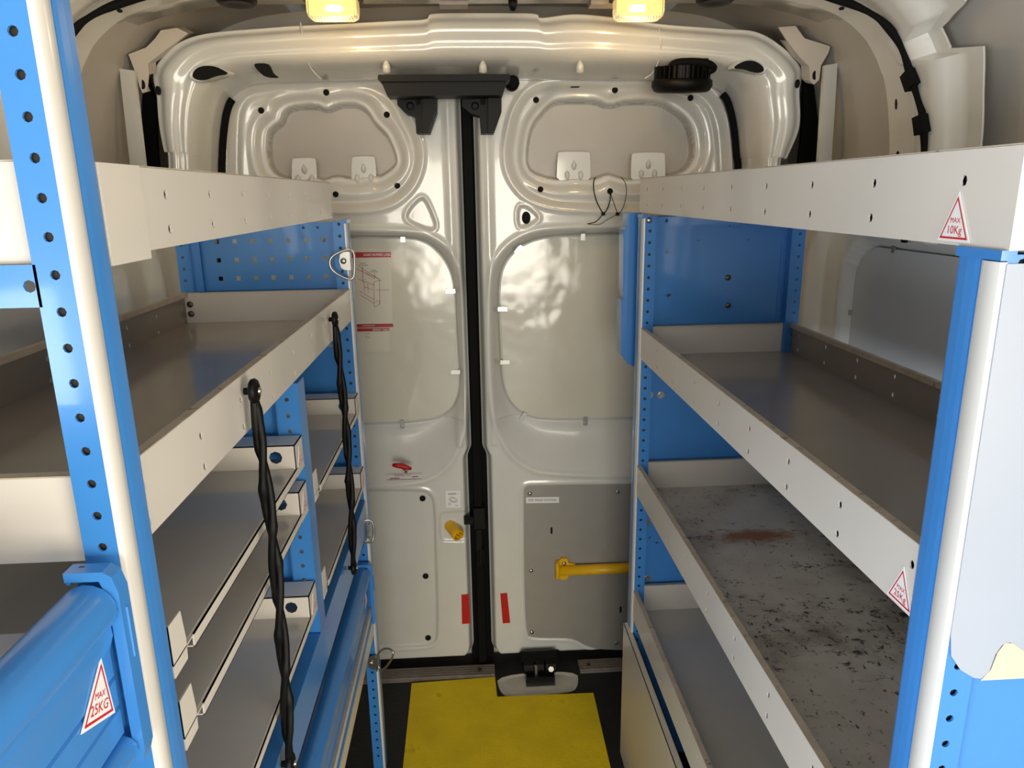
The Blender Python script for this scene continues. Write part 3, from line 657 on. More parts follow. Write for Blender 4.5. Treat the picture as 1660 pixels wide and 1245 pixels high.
po = mb.build('notice_sheet', [M['paper'], M['redbar'], M['sticker'], M['greyink']], None, (ps[0] + ps[2])/2)
tag(po, 'small table notice with one red bar directly below the diagram poster', 'poster')

# parts of the right door
mb = MB(); mb.prism(P3(LOW_R, -.004)[::-1], (0, -.004, 0)); gp = mb.build('service_panel', M['alu'], door_r); gp['label'] = 'matt grey composite panel screwed to the door'
for p in ((859, 800), (1001, 797), (861, 925), (862, 1025), (999, 1042)): share('screw', screw_me, gp, at(*p, Y=YD))
for p in ((894, 860), (1006, 988)):
    c = at(*p, Y=YD); mb = MB(); mb.prism([c + Vector((q[0], 0, q[1])) for q in roundrect(-.0032, .0032, -.011, .011, .003, 3)], (0, -.0006, 0)); mb.build('slot', M['hole'], gp)
mb = MB(); q = [at(*p, Y=YD) for p in ((852.5, 806.5), (853, 815.5), (906.5, 815), (906, 805.5))]; mb.prism(q, (0, -.0008, 0), 0); c = sum(q, Vector())/4
mb.text('EYE WASH STATION', .0100, c + Vector((0, -.0012, 0)), q[2] - q[1], uz, 1, 0, sx=.90)
mb.build('label_strip', [M['sticker'], M['ink']], gp)['label'] = 'white label strip reading EYE WASH STATION'
hole = share('hole_plug', plug_me, door_r, at(853, 353, Y=YD + .002)); hole.scale = (1.5, 1.5, 2.1)
mb = MB(); c = at(932, 137.5, Y=YD + .008); mb.prism([c + Vector((q[0], 0, q[1])) for q in roundrect(-.014, .014, -.007, .007, .0065, 4)], (0, -.002, 0)); mb.build('slot', M['hole'], door_r)
# yellow holder on the grey panel
h0, h1 = at(901, 924, Y=YD - .012), at(1075, 926, Y=YD - .012)
hold = thing('bottle_holder', 'yellow plastic holder bar screwed across the grey door panel', 'holder', (h0.x, YD, h0.z))
mb = MB(); mb.tube([Vector((h0.x + .01, YD - .018, h0.z)), Vector((h1.x, YD - .018, h0.z))], .0155, 16, flat=.9); mb.build('bar', M['yplastic'], hold, smooth=True)
for hx, s in ((h0.x, 1), (h1.x, -1)):
    mb = MB(); z = h0.z
    mb.prism([Vector((hx + s*q[0], YD - .001, z + q[1])) for q in ((0, -.026), (.012, -.030), (.016, -.034), (.034, -.034), (.040, -.020), (.058, -.016), (.058, .016), (.040, .020), (.034, .036), (.016, .036), (.012, .030), (0, .026))], (0, -.010, 0))
    mb.tube([Vector((hx + s*.004, YD - .014, z + .024*math.cos(t))) + Vector((0, -.014*math.sin(t), 0)) for t in np.linspace(0, math.pi, 12)], .006, 8)
    br = mb.build('end_bracket', M['yplastic'], hold); share('screw', screw_me, br, (hx + s*.025, YD - .011, z + .020))
# centre seal and lock gear on the meeting edges
seal = MB(); pa = [at(757, 160, Y=YD), at(766, 400, Y=YD), at(776, 660, Y=YD), at(784, 860, Y=YD), at(791, 1072, Y=YD)]
sx_ = sum(p.x for p in pa)/5
seal.box((SEAM - .012, YD - .002, -1.41), (SEAM + .010, YD + .05, .26)); seal.box((SEAM - .035, YD + .045, -1.425), (SEAM + .035, YD + .05, .26)); so = seal.build('seam_seal', M['rubber'], door_r); so['label'] = 'black rubber seal between the doors'
mb = MB(); zc = at(782, 838, Y=YD).z; mb.box((SEAM - .015, YD - .016, zc - .032), (SEAM + .017, YD + .01, zc + .034)); mb.box((SEAM - .010, YD - .020, zc - .10), (SEAM + .006, YD + .01, zc - .032))
mb.cyl((SEAM + .002, YD - .012, zc - .145), (0, 0, 1), .010, .05, 14); mb.box((SEAM - .044, YD - .014, zc - .016), (SEAM - .018, YD, zc + .006)); mb.cyl((SEAM - .030, YD - .014, zc - .005), (0, -1, 0), .008, .004, 12)
mb.build('lock_block', M['black'], door_r)['label'] = 'black lock block on the meeting edge'
# floor latch
lp = at(873, 1075, Y=1.945); lz = at(873, 1058, Y=1.945).z
lat = thing('floor_latch', 'black hinged latch at the foot of the right rear door', 'latch', (lp.x, 1.94, FLOOR))
mb = MB(); x0, x1 = at(845, 1080, Y=1.945).x, at(902, 1080, Y=1.945).x
mb.prism([(x0, 1.957, lz), (x0, 1.951, lz + .002), (x0, 1.925, FLOOR + .052), (x0, 1.934, FLOOR + .05)], (x1 - x0, 0, 0)); mb.build('flap', M['black'], lat)
mb = MB()
for a, b in ((.00, .30), (.36, .62), (.68, 1.0)): mb.cyl((x0 + .006 + a*(x1 - x0 - .012), 1.922, FLOOR + .036), (1, 0, 0), .021, (b - a)*(x1 - x0 - .012), 16)
mb.box((x0 + .012, 1.885, FLOOR + .005), (x1 - .012, 1.93, FLOOR + .024)); mb.build('knuckles', M['black'], lat)
mb = MB(); mb.box((x0 + .35*(x1-x0), 1.896, FLOOR + .005), (x0 + .42*(x1-x0), 1.91, FLOOR + .050)); mb.build('pin', M['steel'], lat)
mb = MB(); mb.cyl((x1 - .022, 1.905, FLOOR + .040), (0, -1, .3), .009, .012, 6); mb.build('nut', M['steel'], lat)
mb = MB(); mb.box((x0 + .01, 1.868, FLOOR + .001), (x1 - .012, 1.90, FLOOR + .006)); mb.build('striker_plate', M['steel'], lat)

# ------------------------------------------------------------------ left and right shelving
def post(parent, side, y0, z0, z1, name='post'):
    """L-profile upright: perforated camera-side flange and aisle face with a white strip"""
    X = FL if side < 0 else FR; s = 1 if side < 0 else -1     # s: towards the aisle
    n = int((z1 - z0 - .02)/.0245); zs = [z1 - .006 - .0245*k - z0 for k in range(n) if z1 - .006 - .0245*k - z0 > .01]
    wd = .029; mb = MB(); a = X - s*wd if s > 0 else X + .0045
    mb.perf((a, y0 + .002, z0), (1, 0, 0), (0, 0, 1), wd - .0045, z1 - z0, [(wd - .0155) if s > 0 else .011], zs, .0034, .002)
    mb.box((X - s*.0075, y0 + .002, z0), (X - s*.0055, y0 + .0465, z1))       # aisle face
    mb.box((X - s*(wd - .002), y0 + .0045, z0), (X - s*.0075, y0 + .0058, z1), 1)   # inner web, dark colour stands for shade behind the post holes
    mb.box((X - s*wd, y0 + .0002, z0), (X - s*(wd - .002), y0 + .040, z1))    # back fold
    rd = [Vector((X - s*a, y0 + b, z0)) for a, b in ((.006, .0214), (.0006, .0218), (.0, .026), (-.0004, .034), (.0, .043), (.0010, .0458), (.006, .0465))]
    mb.strip_caps([rd, [p + Vector((0, 0, z1 - z0)) for p in rd]])
    po = mb.build(name, [M['blue'], M['holeshade']], parent)
    mb = MB(); pr = [(-.0046, -.0002), (-.0016, .0000), (-.0003, .0016), (.0005, .0105), (-.0003, .0194), (-.0016, .0210), (-.0046, .0212)]
    mb.strip_caps([[Vector((X + s*a, y0 + b, z)) for a, b in pr] for z in (z0, z1 - .005)]); st_ = mb.build('edge_strip', M['strip'], po, angle=60); st_['label'] = 'white plastic edge strip'
    mb = MB(); mb.box((X - s*.010, y0 - .001, z1 - .004), (X + s*.0012, y0 + .047, z1 + .003)); mb.build('end_cap', M['blue'], po)
    return po

def tray(parent, side, y0, y1, zt, zb, hy, hz, floor_mat='trayfloor', name='tray', full=True, far_wall=True):
    """folded sheet tray: perforated front and back, end walls, hemmed rim and a floor"""
    X, B = (FL, BL) if side < 0 else (FR, BR); s = 1 if side < 0 else -1; H = zt - zb; L = y1 - y0; t = .0016
    xf = X - s*.003; mb = MB()
    us = [y - y0 for y in hy]; vs_ = [z - zb for z in hz]
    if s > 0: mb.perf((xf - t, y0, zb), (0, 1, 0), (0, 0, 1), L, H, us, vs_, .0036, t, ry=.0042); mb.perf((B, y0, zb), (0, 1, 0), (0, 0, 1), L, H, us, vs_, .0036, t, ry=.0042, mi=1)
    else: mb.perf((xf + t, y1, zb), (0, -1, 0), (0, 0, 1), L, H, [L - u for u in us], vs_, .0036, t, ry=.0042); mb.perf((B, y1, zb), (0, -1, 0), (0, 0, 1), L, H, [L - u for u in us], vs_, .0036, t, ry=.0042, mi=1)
    for y in (y0, y1 - t): mb.box((xf - s*(t + .0001), y, zb), (B + s*(t + .0001), y + t, zt))
    mb.box((xf - s*.0062, y0 + .002, zb + .004), (xf - s*.0070, y1 - .002, zt - .003), 2)   # dark sheet added behind the front, stands for shade in its holes
    tr = mb.build(name, [M['tray'], M['backshade'], M['holeshade']], parent)
    mb = MB(); r = .009                                              # rolled rim
    zr = zt + .0012
    mb.box((xf - s*r, y0 - .0004, zt + .0002), (xf + s*.0006, y1 + .0004, zr)); mb.box((xf - s*r, y0 + .002, zt - .009), (xf - s*(r - .0015), y1 - .002, zt))
    mb.box((B - s*.0006, y0 - .0004, zt + .0002), (B + s*r, y1 + .0004, zr)); mb.box((B + s*(r - .0015), y0 + .002, zt - .008), (B + s*r, y1 - .002, zt))
    for y, d in ((y0, 1), (y1, -1)): mb.box((xf - s*r, y - d*.0004, zt + .0002), (B + s*r, y + d*r, zr))
    mb.build('rim', M['edge'], tr)
    mb = MB(); mb.box((xf - s*t, y0 + t, zb + .001), (B + s*t, y1 - t, zb + .003)); fo = mb.build('tray_floor', M[floor_mat], tr)
    for dz in (.022, .042):
        if full: share('bolt', rivet_me, tr, (B + s*.012, y1 - t - .001, zb + dz))
    return tr

Rh = [.539 + .1236*k for k in range(9)]
# ---- left unit
UL = thing('shelving_unit', 'blue and cream metal shelving on the left with two black cords', 'shelving', (FL - .17, 1.05, FLOOR))
post(UL, -1, .4965, FLOOR + .001, .40); post(UL, -1, 1.571, FLOOR + .001, -.050)
t1 = tray(UL, -1, .506, 1.44, .025, -.040, [.551 + .111*k for k in range(9)][:8], [.004, -.025], full=False, name='top_tray')
mb = MB(); mb.box((FL - .0025, .546, -.046), (FL - .0008, .612, .0258)); mb.build('overlap_plate', M['tray'], t1)
t2 = tray(UL, -1, .506, 1.570, -.192, -.258, [.545 + .1255*k for k in range(9)], [-.217, -.248], floor_mat='taupeshade')
sticker(t1, (FL - .0026, 1.425, -.036), (0, 1, 0), (0, 0, 1), '10Kg', .026)
sticker(t2, (FL - .0026, 1.550, -.255), (0, 1, 0), (0, 0, 1), '25Kg', .026)
# end bracket bar under the top tray, camera side
mb = MB(); mb.perf((-.60, .4985, -.068), (1, 0, 0), (0, 0, 1), .60 - .284, .028, [.022 + .048*k for k in range(7)], [.014], .0042, .002)
mb.build('cross_bar', M['blue'], UL)
# far end: pegboard and plain sheets
mb = MB(); Yp = 1.605
mb.perf((-.575, Yp, -.205), (1, 0, 0), (0, 0, 1), .29, .150, [-.537 + .575 + .0373*k for k in range(7)], [-.167 + .205, -.128 + .205, -.089 + .205], .0046, .002, square=True)
peg = mb.build('pegboard', M['blue'], UL); peg['label'] = 'blue end panel with rows of square holes'
mb = MB(); mb.box((-.575, 1.5925, -.0605), (-.285, 1.604, -.0525)); mb.perf((-.575, 1.592, -.074), (1, 0, 0), (0, 0, 1), .285, .022, [.225, .255], [.012], .0035, .002)
mb.box((-.575, 1.597, -.082), (-.29, 1.602, -.074)); mb.build('panel_rail', M['blue'], peg)
mb = MB(); mb.perf((-.612, 1.575, FLOOR + .001), (1, 0, 0), (0, 0, 1), .024, 1.378, [.012], [1.36 - .0245*k for k in range(54)], .0032, .002)
mb.box((-.612, 1.575, FLOOR + .001), (-.610, 1.61, -.052)); mb.box((-.588, 1.575, FLOOR + .001), (-.586, 1.605, -.052)); mb.box((-.586, 1.590, FLOOR + .001), (-.570, 1.592, -.052)); mb.build('rear_post', M['blue'], UL)
mb = MB(); mb.perf((-.586, 1.606, -1.02), (1, 0, 0), (0, 0, 1), .30, .815, [.03, .27], [.09, .135, .70], .0045, .002); mb.box((-.586, 1.600, -1.02), (-.285, 1.606, -1.012)); mb.build('end_sheet', M['blue'], UL)
mb = MB(); mb.perf((-.612, .494, FLOOR + .001), (1, 0, 0), (0, 0, 1), .024, 1.80, [.012], [1.36 - .0245*k for k in range(54)], .0032, .002); mb.box((-.612, .494, FLOOR + .001), (-.610, .53, .37)); mb.build('rear_post', M['blue'], UL)
# slotted small shelves
def small_shelf(y0, y1, z, e=.045, H=.036):
    mb = MB(); xb = BL + .01
    mb.box((xb, y0, z - .0015), (FL - .001, y1, z)); mb.box((FL - .0025, y0 + e, z - .013), (FL - .001, y1 - e, z)); mb.box((FL - .012, y0 + e, z - .013), (FL - .001, y1 - e, z - .0118)); mb.box((FL - .012, y0 + e, z - .013), (FL - .0108, y1 - e, z - .007))
    mb.box((xb, y0, z), (xb + .0015, y1, z + .03))
    sh = mb.build('small_shelf', M['tray'], UL)
    mb = MB(); mb.box((xb + .002, y0 + .004, z + .0002), (FL - .004, y1 - .004, z + .0008)); mb.build('shelf_surface', M['trayfloor'], sh)
    for a, far in ((y0, False), (y1 - e, True)):
        mb = MB(); wy = a if far else a - .0
        if far: mb.box((xb, a, z + H - .0015), (FL - .001, a + e, z + H)); mb.box((FL - .0025, a, z - .013), (FL - .001, a + e, z + H))
        else: mb.prism([(FL - .001, a, z - .013), (FL - .001, a + e*.62, z - .013), (FL - .001, a + e*.66, z + .006), (FL - .001, a + e*.58, z + H*.98), (FL - .001, a, z + H)], (-.0015, 0, 0))
        mb.perf((xb, wy + .0015, z), (1, 0, 0), (0, 0, 1), FL - .001 - xb, H, [FL - .001 - xb - .028], [H*.5], .0095, .0015)
        eo = mb.build('end_channel', M['tray'], sh)
        if far: sticker(sh, (FL - .0008, a + e*.5, z + .0), (0, 1, 0), (0, 0, 1), '10Kg', .026)
    return sh
for z in (-.377, -.449, -.617): small_shelf(.545, 1.040, z)
for z in (-.457, -.630): small_shelf(1.088, 1.572, z)
# divider between the two bays
mb = MB(); mb.perf((FL - .036, 1.047, -.675), (1, 0, 0), (0, 0, 1), .034, .412, [.017], [.02 + .0245*k for k in range(16)], .0034, .002)
mb.box((FL - .003, 1.045, -.675), (FL - .001, 1.085, -.263)); mb.box((FL - .036, 1.045, -.675), (FL - .034, 1.085, -.263)); mb.box((BL + .01, 1.060, -.675), (FL - .03, 1.062, -.263)); mb.build('divider', M['blue'], UL)
# long beam under the bays
mb = MB(); mb.box((FL - .0030, .545, -.752), (FL - .001, 1.565, -.676)); mb.box((BL, .545, -.678), (FL - .003, 1.565, -.676)); mb.box((FL - .014, .545, -.752), (FL - .001, 1.565, -.750)); mb.build('beam', M['blue'], UL)
bt = tray(UL, -1, .55, 1.566, -.945, -1.020, [], [], floor_mat='scratched', name='bottom_tray', full=False)

def rail(parent, y0, y1, X, zt, bracket=True, y_br=None):
    """rolled retaining rail: round top bead, grooved web, small lower bead"""
    mb = MB(); pts = []
    for k in range(13):
        a = math.radians(195 - 15*k*1.35); pts.append((X - .019 + .019*math.cos(a), zt - .019 + .019*math.sin(a)))
    pts += [(X - .006, zt - .040), (X - .010, zt - .052), (X - .010, zt - .072), (X - .013, zt - .074), (X - .010, zt - .076), (X - .010, zt - .096), (X - .013, zt - .098), (X - .010, zt - .100), (X - .010, zt - .120)]
    for k in range(9):
        a = math.radians(110 - 30*k); pts.append((X - .013 + .011*math.cos(a), zt - .134 + .011*math.sin(a)))
    pts += [(X - .016, zt - .118), (X - .016, zt - .045)]
    mb.strip_caps([[Vector((p[0], y, p[1])) for p in pts] for y in (y0, y1)])
    return mb.build('retaining_rail', M['blue'], parent, angle=35) if parent else mb

def rail_bracket(parent, y, X, zt, d=1):
    mb = MB()
    mb.prism([Vector((X + p[0], y, zt + p[1])) for p in ((-.030, .006), (-.004, .006), (.002, .002), (.005, -.01), (.005, -.140), (.002, -.150), (-.004, -.150), (-.003, -.140), (-.003, -.012), (-.007, -.001), (-.030, -.001))], (0, -.014*d, 0))
    mb.box((X - .028, y, zt - .148), (X - .002, y - .003*d, zt + .001)); mb.box((X - .030, y, zt - .004), (X - .027, y - .012*d, zt + .005))
    mb.tube([Vector((X + .005, y - .007*d, zt - .025)), Vector((X + .005, y - .007*d, zt - .065))], .0012, 6)
    b = mb.build('rail_bracket', M['blue'], parent)
    share('bolt', rivet_me, b, (X - .022, y - .004*d, zt + .000)); return b
rl = rail(UL, .56, 1.545, FL + .002, -.835); rail_bracket(UL, 1.561, FL + .001, -.835)
sticker(rl, (FL - .0070, 1.515, -.912), (0, 1, 0), (0, 0, 1), '25Kg', .030)
# tie-down rings on the far post
def ring(pos, pts, y):
    g = MB(); c = at(*pos, Y=y)
    g.prism([c + Vector(p) for p in ((-.009, 0, .0), (-.006, 0, .014), (.002, 0, .019), (.014, 0, .019), (.014, 0, -.019), (.002, 0, -.019), (-.006, 0, -.014))][::-1], (0, -.002, 0)); g.box((c.x + .012, y - .010, c.z - .019), (c.x + .015, y, c.z + .019))
    b = g.build('tie_ring', M['steel'], UL); share('bolt', screw_me, b, c + Vector((0, -.002, 0)))
    mb = MB(); mb.tube(chaikin([tuple(at(px, py, Y=yy)) for px, py, yy in pts], 2), .0026, 8, closed=True); mb.build('ring', M['steel'], b, smooth=True); return b
ring((557, 423), [(533, 428, 1.54), (538, 414, 1.542), (562, 404, 1.55), (574, 406, 1.555), (575, 430, 1.552), (574, 450, 1.55), (566, 454, 1.548), (541, 442, 1.54)], 1.562)
ring((590, 860), [(583, 846, 1.545), (602, 841, 1.55), (607, 858, 1.548), (605, 878, 1.545), (594, 880, 1.535), (578, 873, 1.525)], 1.562)
ring((602, 1074), [(611, 1059, 1.556), (624, 1050, 1.54), (638, 1054, 1.52), (637, 1066, 1.52), (622, 1087, 1.54), (614, 1086, 1.556)], 1.562)

# ---- near rail of the neighbouring bay
NR = thing('guard_rail', 'rolled blue guard rail in the foreground with a MAX 25 sticker', 'rail', (FL - .01, .30, -.40))
mb = MB(); mb.box((-.60, .26, FLOOR + .001), (-.300, .34, -.20)); mb.build('shade_block', M['blue'], NR)  # unseen block added to shade the lower left shelves
ra = rail(NR, -.02, .466, FL + .004, -.256); rail_bracket(NR, .482, FL + .0005, -.254)
sticker(ra, (FL - .0055, .437, -.343), (0, .93, -.37), (0, .37, .93), '25KG', .040)

# ---- black stretch cords
def cord(a, b, label):
    a, b = Vector(a), Vector(b); o = thing('stretch_cord', label, 'cord', b, 'black stretch cords on the left shelving')
    n = 90; mb = MB()
    for ph in (0, math.pi):
        path = []
        for i in range(n + 1):
            t = i/n; tw = t*2*math.pi*2.6 + ph; amp = .0048*min(1, 8*t, 8*(1 - t) + .2)
            path.append(a.lerp(b, t) + Vector((amp*math.sin(tw)*.8, amp*math.cos(tw), 0)) + Vector((.006*math.sin(math.pi*t), 0, 0)))
        mb.tube(path, [.0046 + .0016*max(0, math.sin(i/n*2*math.pi*5.2 + ph))**6 for i in range(n + 1)], 8)
    mb.build('cord', M['black'], o, smooth=True)
    for p, s in ((a, -1), (b, 1)):
        mb = MB(); mb.tube([p + Vector((.001, .009*math.cos(t), .010*math.sin(t)*1.0 + s*.0)) for t in np.linspace(0, 2*math.pi, 16)[:-1]], .0046, 8, closed=True); e = mb.build('end_loop', M['black'], o, smooth=True)
        mb = MB(); mb.lathe(p + Vector((-.010, 0, 0)), (1, 0, 0), [(.004, 0), (.004, .011), (.011, .012), (.011, .015), (.005, .0165), (.0001, .0165)], 16); mb.build('button', M['rubber'], e, angle=40)
        mb = MB(); mb.lathe(p + Vector((.0065, 0, 0)), (1, 0, 0), [(.004, 0), (.003, .002), (.0001, .0022)], 10); mb.build('rivet', M['steel'], e, angle=40)
cord((FL + .011, .797, -.208), (FL + .011, .779, -.688), 'thick-looking black stretch cord crossing the near bay of the left shelving')
cord((FL + .011, 1.302, -.212), (FL + .011, 1.297, -.700), 'black stretch cord hooked beside the far post of the left shelving')

# ---- right unit
UR = thing('shelving_unit', 'blue and white metal shelving on the right with four trays and a flap', 'shelving', (FR + .17, 1.05, FLOOR))
post(UR, 1, .484, FLOOR + .001, -.046); post(UR, 1, 1.545, FLOOR + .001, -.050)
r1 = tray(UR, 1, .482, 1.592, .026, -.043, Rh, [.004, -.0265], full=False, name='top_tray')
r2 = tray(UR, 1, .500, 1.572, -.289, -.356, Rh, [-.310, -.342], floor_mat='taupeshade')
r3 = tray(UR, 1, .500, 1.572, -.607, -.677, Rh, [-.630, -.661], floor_mat='dirty')
r4 = tray(UR, 1, .500, 1.572, -.926, -1.000, Rh, [-.948, -.980])
sticker(r1, (FR + .0026, .541, -.0395), (0, -1, 0), (0, 0, 1), '10Kg', .034)
sticker(r2, (FR + .0026, .5475, -.3525), (0, -1, 0), (0, 0, 1), '25Kg', .034)
# far end sheet with rims
mb = MB(); mb.perf((FR + .024, 1.585, FLOOR + .001), (1, 0, 0), (0, 0, 1), .316, 1.378, [.04, .285], [1.24, 1.30], .0036, .002, skip={(1, 0), (1, 1), (0, 0)})
es = mb.build('end_sheet', M['bluescuff'], UR); es['label'] = 'scuffed blue end sheet'
mb = MB(); zt = -.052; mb.perf((.692, 1.562, FLOOR + .001), (1, 0, 0), (0, 0, 1), .030, 1.378, [.018], [1.360 - .0245*k for k in range(54)], .0032, .002)
mb.perf((.680, 1.583, FLOOR + .001), (1, 0, 0), (0, 0, 1), .014, 1.378, [.007], [1.350 - .0245*k for k in range(54)], .0034, .002); mb.box((.720, 1.562, FLOOR + .001), (.722, 1.61, zt)); mb.box((.692, 1.562, FLOOR + .001), (.694, 1.583, zt)); mb.build('rear_post', M['blue'], UR)
mb = MB(); mb.perf((FR + .024, 1.562, -.070), (1, 0, 0), (0, 0, 1), .31, .018, [.030, .16], [.009], .0032, .002); mb.box((FR + .024, 1.562, -.0705), (.70, 1.584, -.068)); mb.build('panel_rail', M['blue'], es)
share('bolt', screw_me, UR, at(1052, 357, Y=1.545))
for p in ((1053, 640), (1071, 640), (1049, 847), (1049, 937)): share('bolt', bolt_me, UR, at(*p, Y=1.5835))
for p in ((1180, 450), (1180, 495)): share('bolt', rivet_me, UR, at(*p, Y=1.5835))
for p in ((1053, 751), (1158, 747)): share('washer', plug_me, UR, at(*p, Y=1.5830))
# stepped bracket on the back of the far post
mb = MB(); mb.prism([at(*p, Y=1.635) for p in ((1017, 346), (1040, 345), (1040, 600), (1018, 590), (1007, 575), (1007, 487), (1012, 485), (1010, 470), (1011, 372), (1017, 368))][::-1], (0, .05, 0)); mb.build('back_bracket', M['blue'], UR)
# near end sheet facing the camera
mb = MB(); mb.perf((FR + .008, .492, FLOOR + .001), (1, 0, 0), (0, 0, 1), BR - FR - .008, 1.380, [.009, .33], [.035 + .0245*k for k in range(54)], .0034, .002); mb.build('end_sheet', M['blue'], UR)
# lower flap
mb = MB(); zt = -1.040; yf0, yf1 = .50, 1.588
cutx = [(1.02 + .045*math.cos(t), -1.075 + .020*math.sin(t)) for t in np.linspace(math.pi, 2*math.pi, 9)]
mb.prism([Vector((FR - .010, y, z)) for y, z in [(yf0, FLOOR + .006), (yf1, FLOOR + .006), (yf1, zt), (yf0, zt)]], (.002, 0, 0)); mb.box((FR - .0105, yf0, zt - .003), (FR + .006, yf1, zt)); mb.box((FR + .004, yf0, zt - .014), (FR + .006, yf1, zt))
fl = mb.build('flap', M['tray'], UR); fl['label'] = 'long glossy off-white lower flap'
mb = MB(); mb.prism([Vector((FR - .0106, 1.01 + y, -1.085 + z)) for y, z in roundrect(-.06, .06, -.016, .016, .0158, 5)][::-1], (-.0012, 0, 0)); mb.build('finger_slot', M['blue'], fl)

# ---- loose sheet hanging on the near right end
SH = thing('plastic_sheet', 'white plastic sheet hanging on the near end of the right shelving', 'sheet', (FR + .17, .485, -.2))
sp = [(.3665, -.052), (.3675, -.340), (.3705, -.360), (.380, -.373), (.392, -.381), (.398, -.382), (.404, -.376), (.407, -.360), (.411, -.352), (.417, -.350), (.424, -.354), (.437, -.367), (.47, -.372), (.66, -.374), (.69, -.36), (.70, -.34), (.70, -.052)]
mb = MB(); mb.prism([Vector((x, .4836, z)) for x, z in sp], (0, -.0010, 0)); mb.build('sheet', M['sheet'], SH)
mb = MB(); mb.prism([Vector((x, .4822, z)) for x, z in ((.398, -.3835), (.405, -.374), (.408, -.359), (.413, -.350), (.420, -.351), (.440, -.366), (.47, -.371), (.52, -.376), (.52, -.3835))][::-1], (0, .0005, 0)); mb.build('peeled_corner', M['tagcream'], SH)

# ------------------------------------------------------------------ loose and mounted things
mb = MB(); zz = FLOOR + .001
mp = [(-.209, 1.05), (.312, 1.05), (.322, 1.826), (.039, 1.831), (.036, 1.922), (-.216, 1.912)]
mb.prism([Vector((x, y, zz)) for x, y in mp], (0, 0, .005)); mt = mb.build('floor_mat', M['yellow'], None, (.05, 1.45, FLOOR)); tag(mt, 'worn yellow floor mat notched around the door latch', 'mat')

def glow(name, col, strength):
    m = bpy.data.materials.new(name); m.use_nodes = True; b = m.node_tree.nodes['Principled BSDF']
    b.inputs['Emission Color'].default_value = lin(col) + (1,); b.inputs['Emission Strength'].default_value = strength; b.inputs['Base Color'].default_value = lin(col) + (1,); return m
lens = bpy.data.materials.new('ribbed_lens'); lens.use_nodes = True
nt = lens.node_tree; b = nt.nodes['Principled BSDF']; b.inputs['Base Color'].default_value = lin((1, .94, .78)) + (1,); b.inputs['Roughness'].default_value = .15
b.inputs['Transmission Weight'].default_value = .75; b.inputs['IOR'].default_value = 1.25; b.inputs['Emission Color'].default_value = lin((1, .84, .52)) + (1,); b.inputs['Emission Strength'].default_value = .5
wv = nt.nodes.new('ShaderNodeTexWave'); wv.inputs['Scale'].default_value = 55; tc = nt.nodes.new('ShaderNodeTexCoord'); bp = nt.nodes.new('ShaderNodeBump'); bp.inputs['Strength'].default_value = .5; bp.inputs['Distance'].default_value = .003
nt.links.new(tc.outputs['Object'], wv.inputs['Vector']); nt.links.new(wv.outputs['Fac'], bp.inputs['Height']); nt.links.new(bp.outputs['Normal'], b.inputs['Normal'])
M['bulb'] = glow('lit_bulb', (1, .86, .58), 45.0)
def lamp(px, side):
    y = 1.615; c = at(px, 14, Y=y); z1 = .390; z0 = at(px, 33, Y=y).z
    o = thing('ceiling_lamp', 'lit amber ceiling lamp with black base, the ' + side + ' of two', 'lamp', (c.x, y, z1), 'lit ceiling lamps')
    hw = .0505
    mb = MB(); mb.prism([Vector((c.x + p[0], y + p[1], z1 - .012)) for p in roundrect(-.058, .058, -.030, .030, .012, 4)], (0, 0, .011)); mb.build('base', M['black'], o)
    mb = MB(); rows = []
    for k, (s, z) in enumerate(((1.0, z1 - .0125), (1.0, z0 + .014), (.95, z0 + .005), (.84, z0 + .0012), (.6, z0))):
        rows.append([Vector((c.x + p[0], y + p[1], z)) for p in roundrect(-hw*s, hw*s, -.026*s, .026*s, .012*s, 5)])
    mb.strip_caps(rows); mb.build('lens', lens, o, angle=50)
    mb = MB(); mb.lathe((c.x - .016, y, (z1 + z0)/2 - .002), (1, 0, 0), [(.0001, 0), (.006, .003), (.007, .016), (.006, .029), (.0001, .032)], 12); mb.build('bulb', M['bulb'], o, smooth=True)
    l = bpy.data.lights.new('lamp_glow', 'POINT'); l.energy = 0.9; l.color = (1.0, .66, .30); l.shadow_soft_size = .02
    lo = bpy.data.objects.new('lamp_glow', l); COL.objects.link(lo); lo.parent = o; lo.location = (0, 0, z0 - z1 - .024)
lamp(540, 'left'); lamp(1035, 'right')

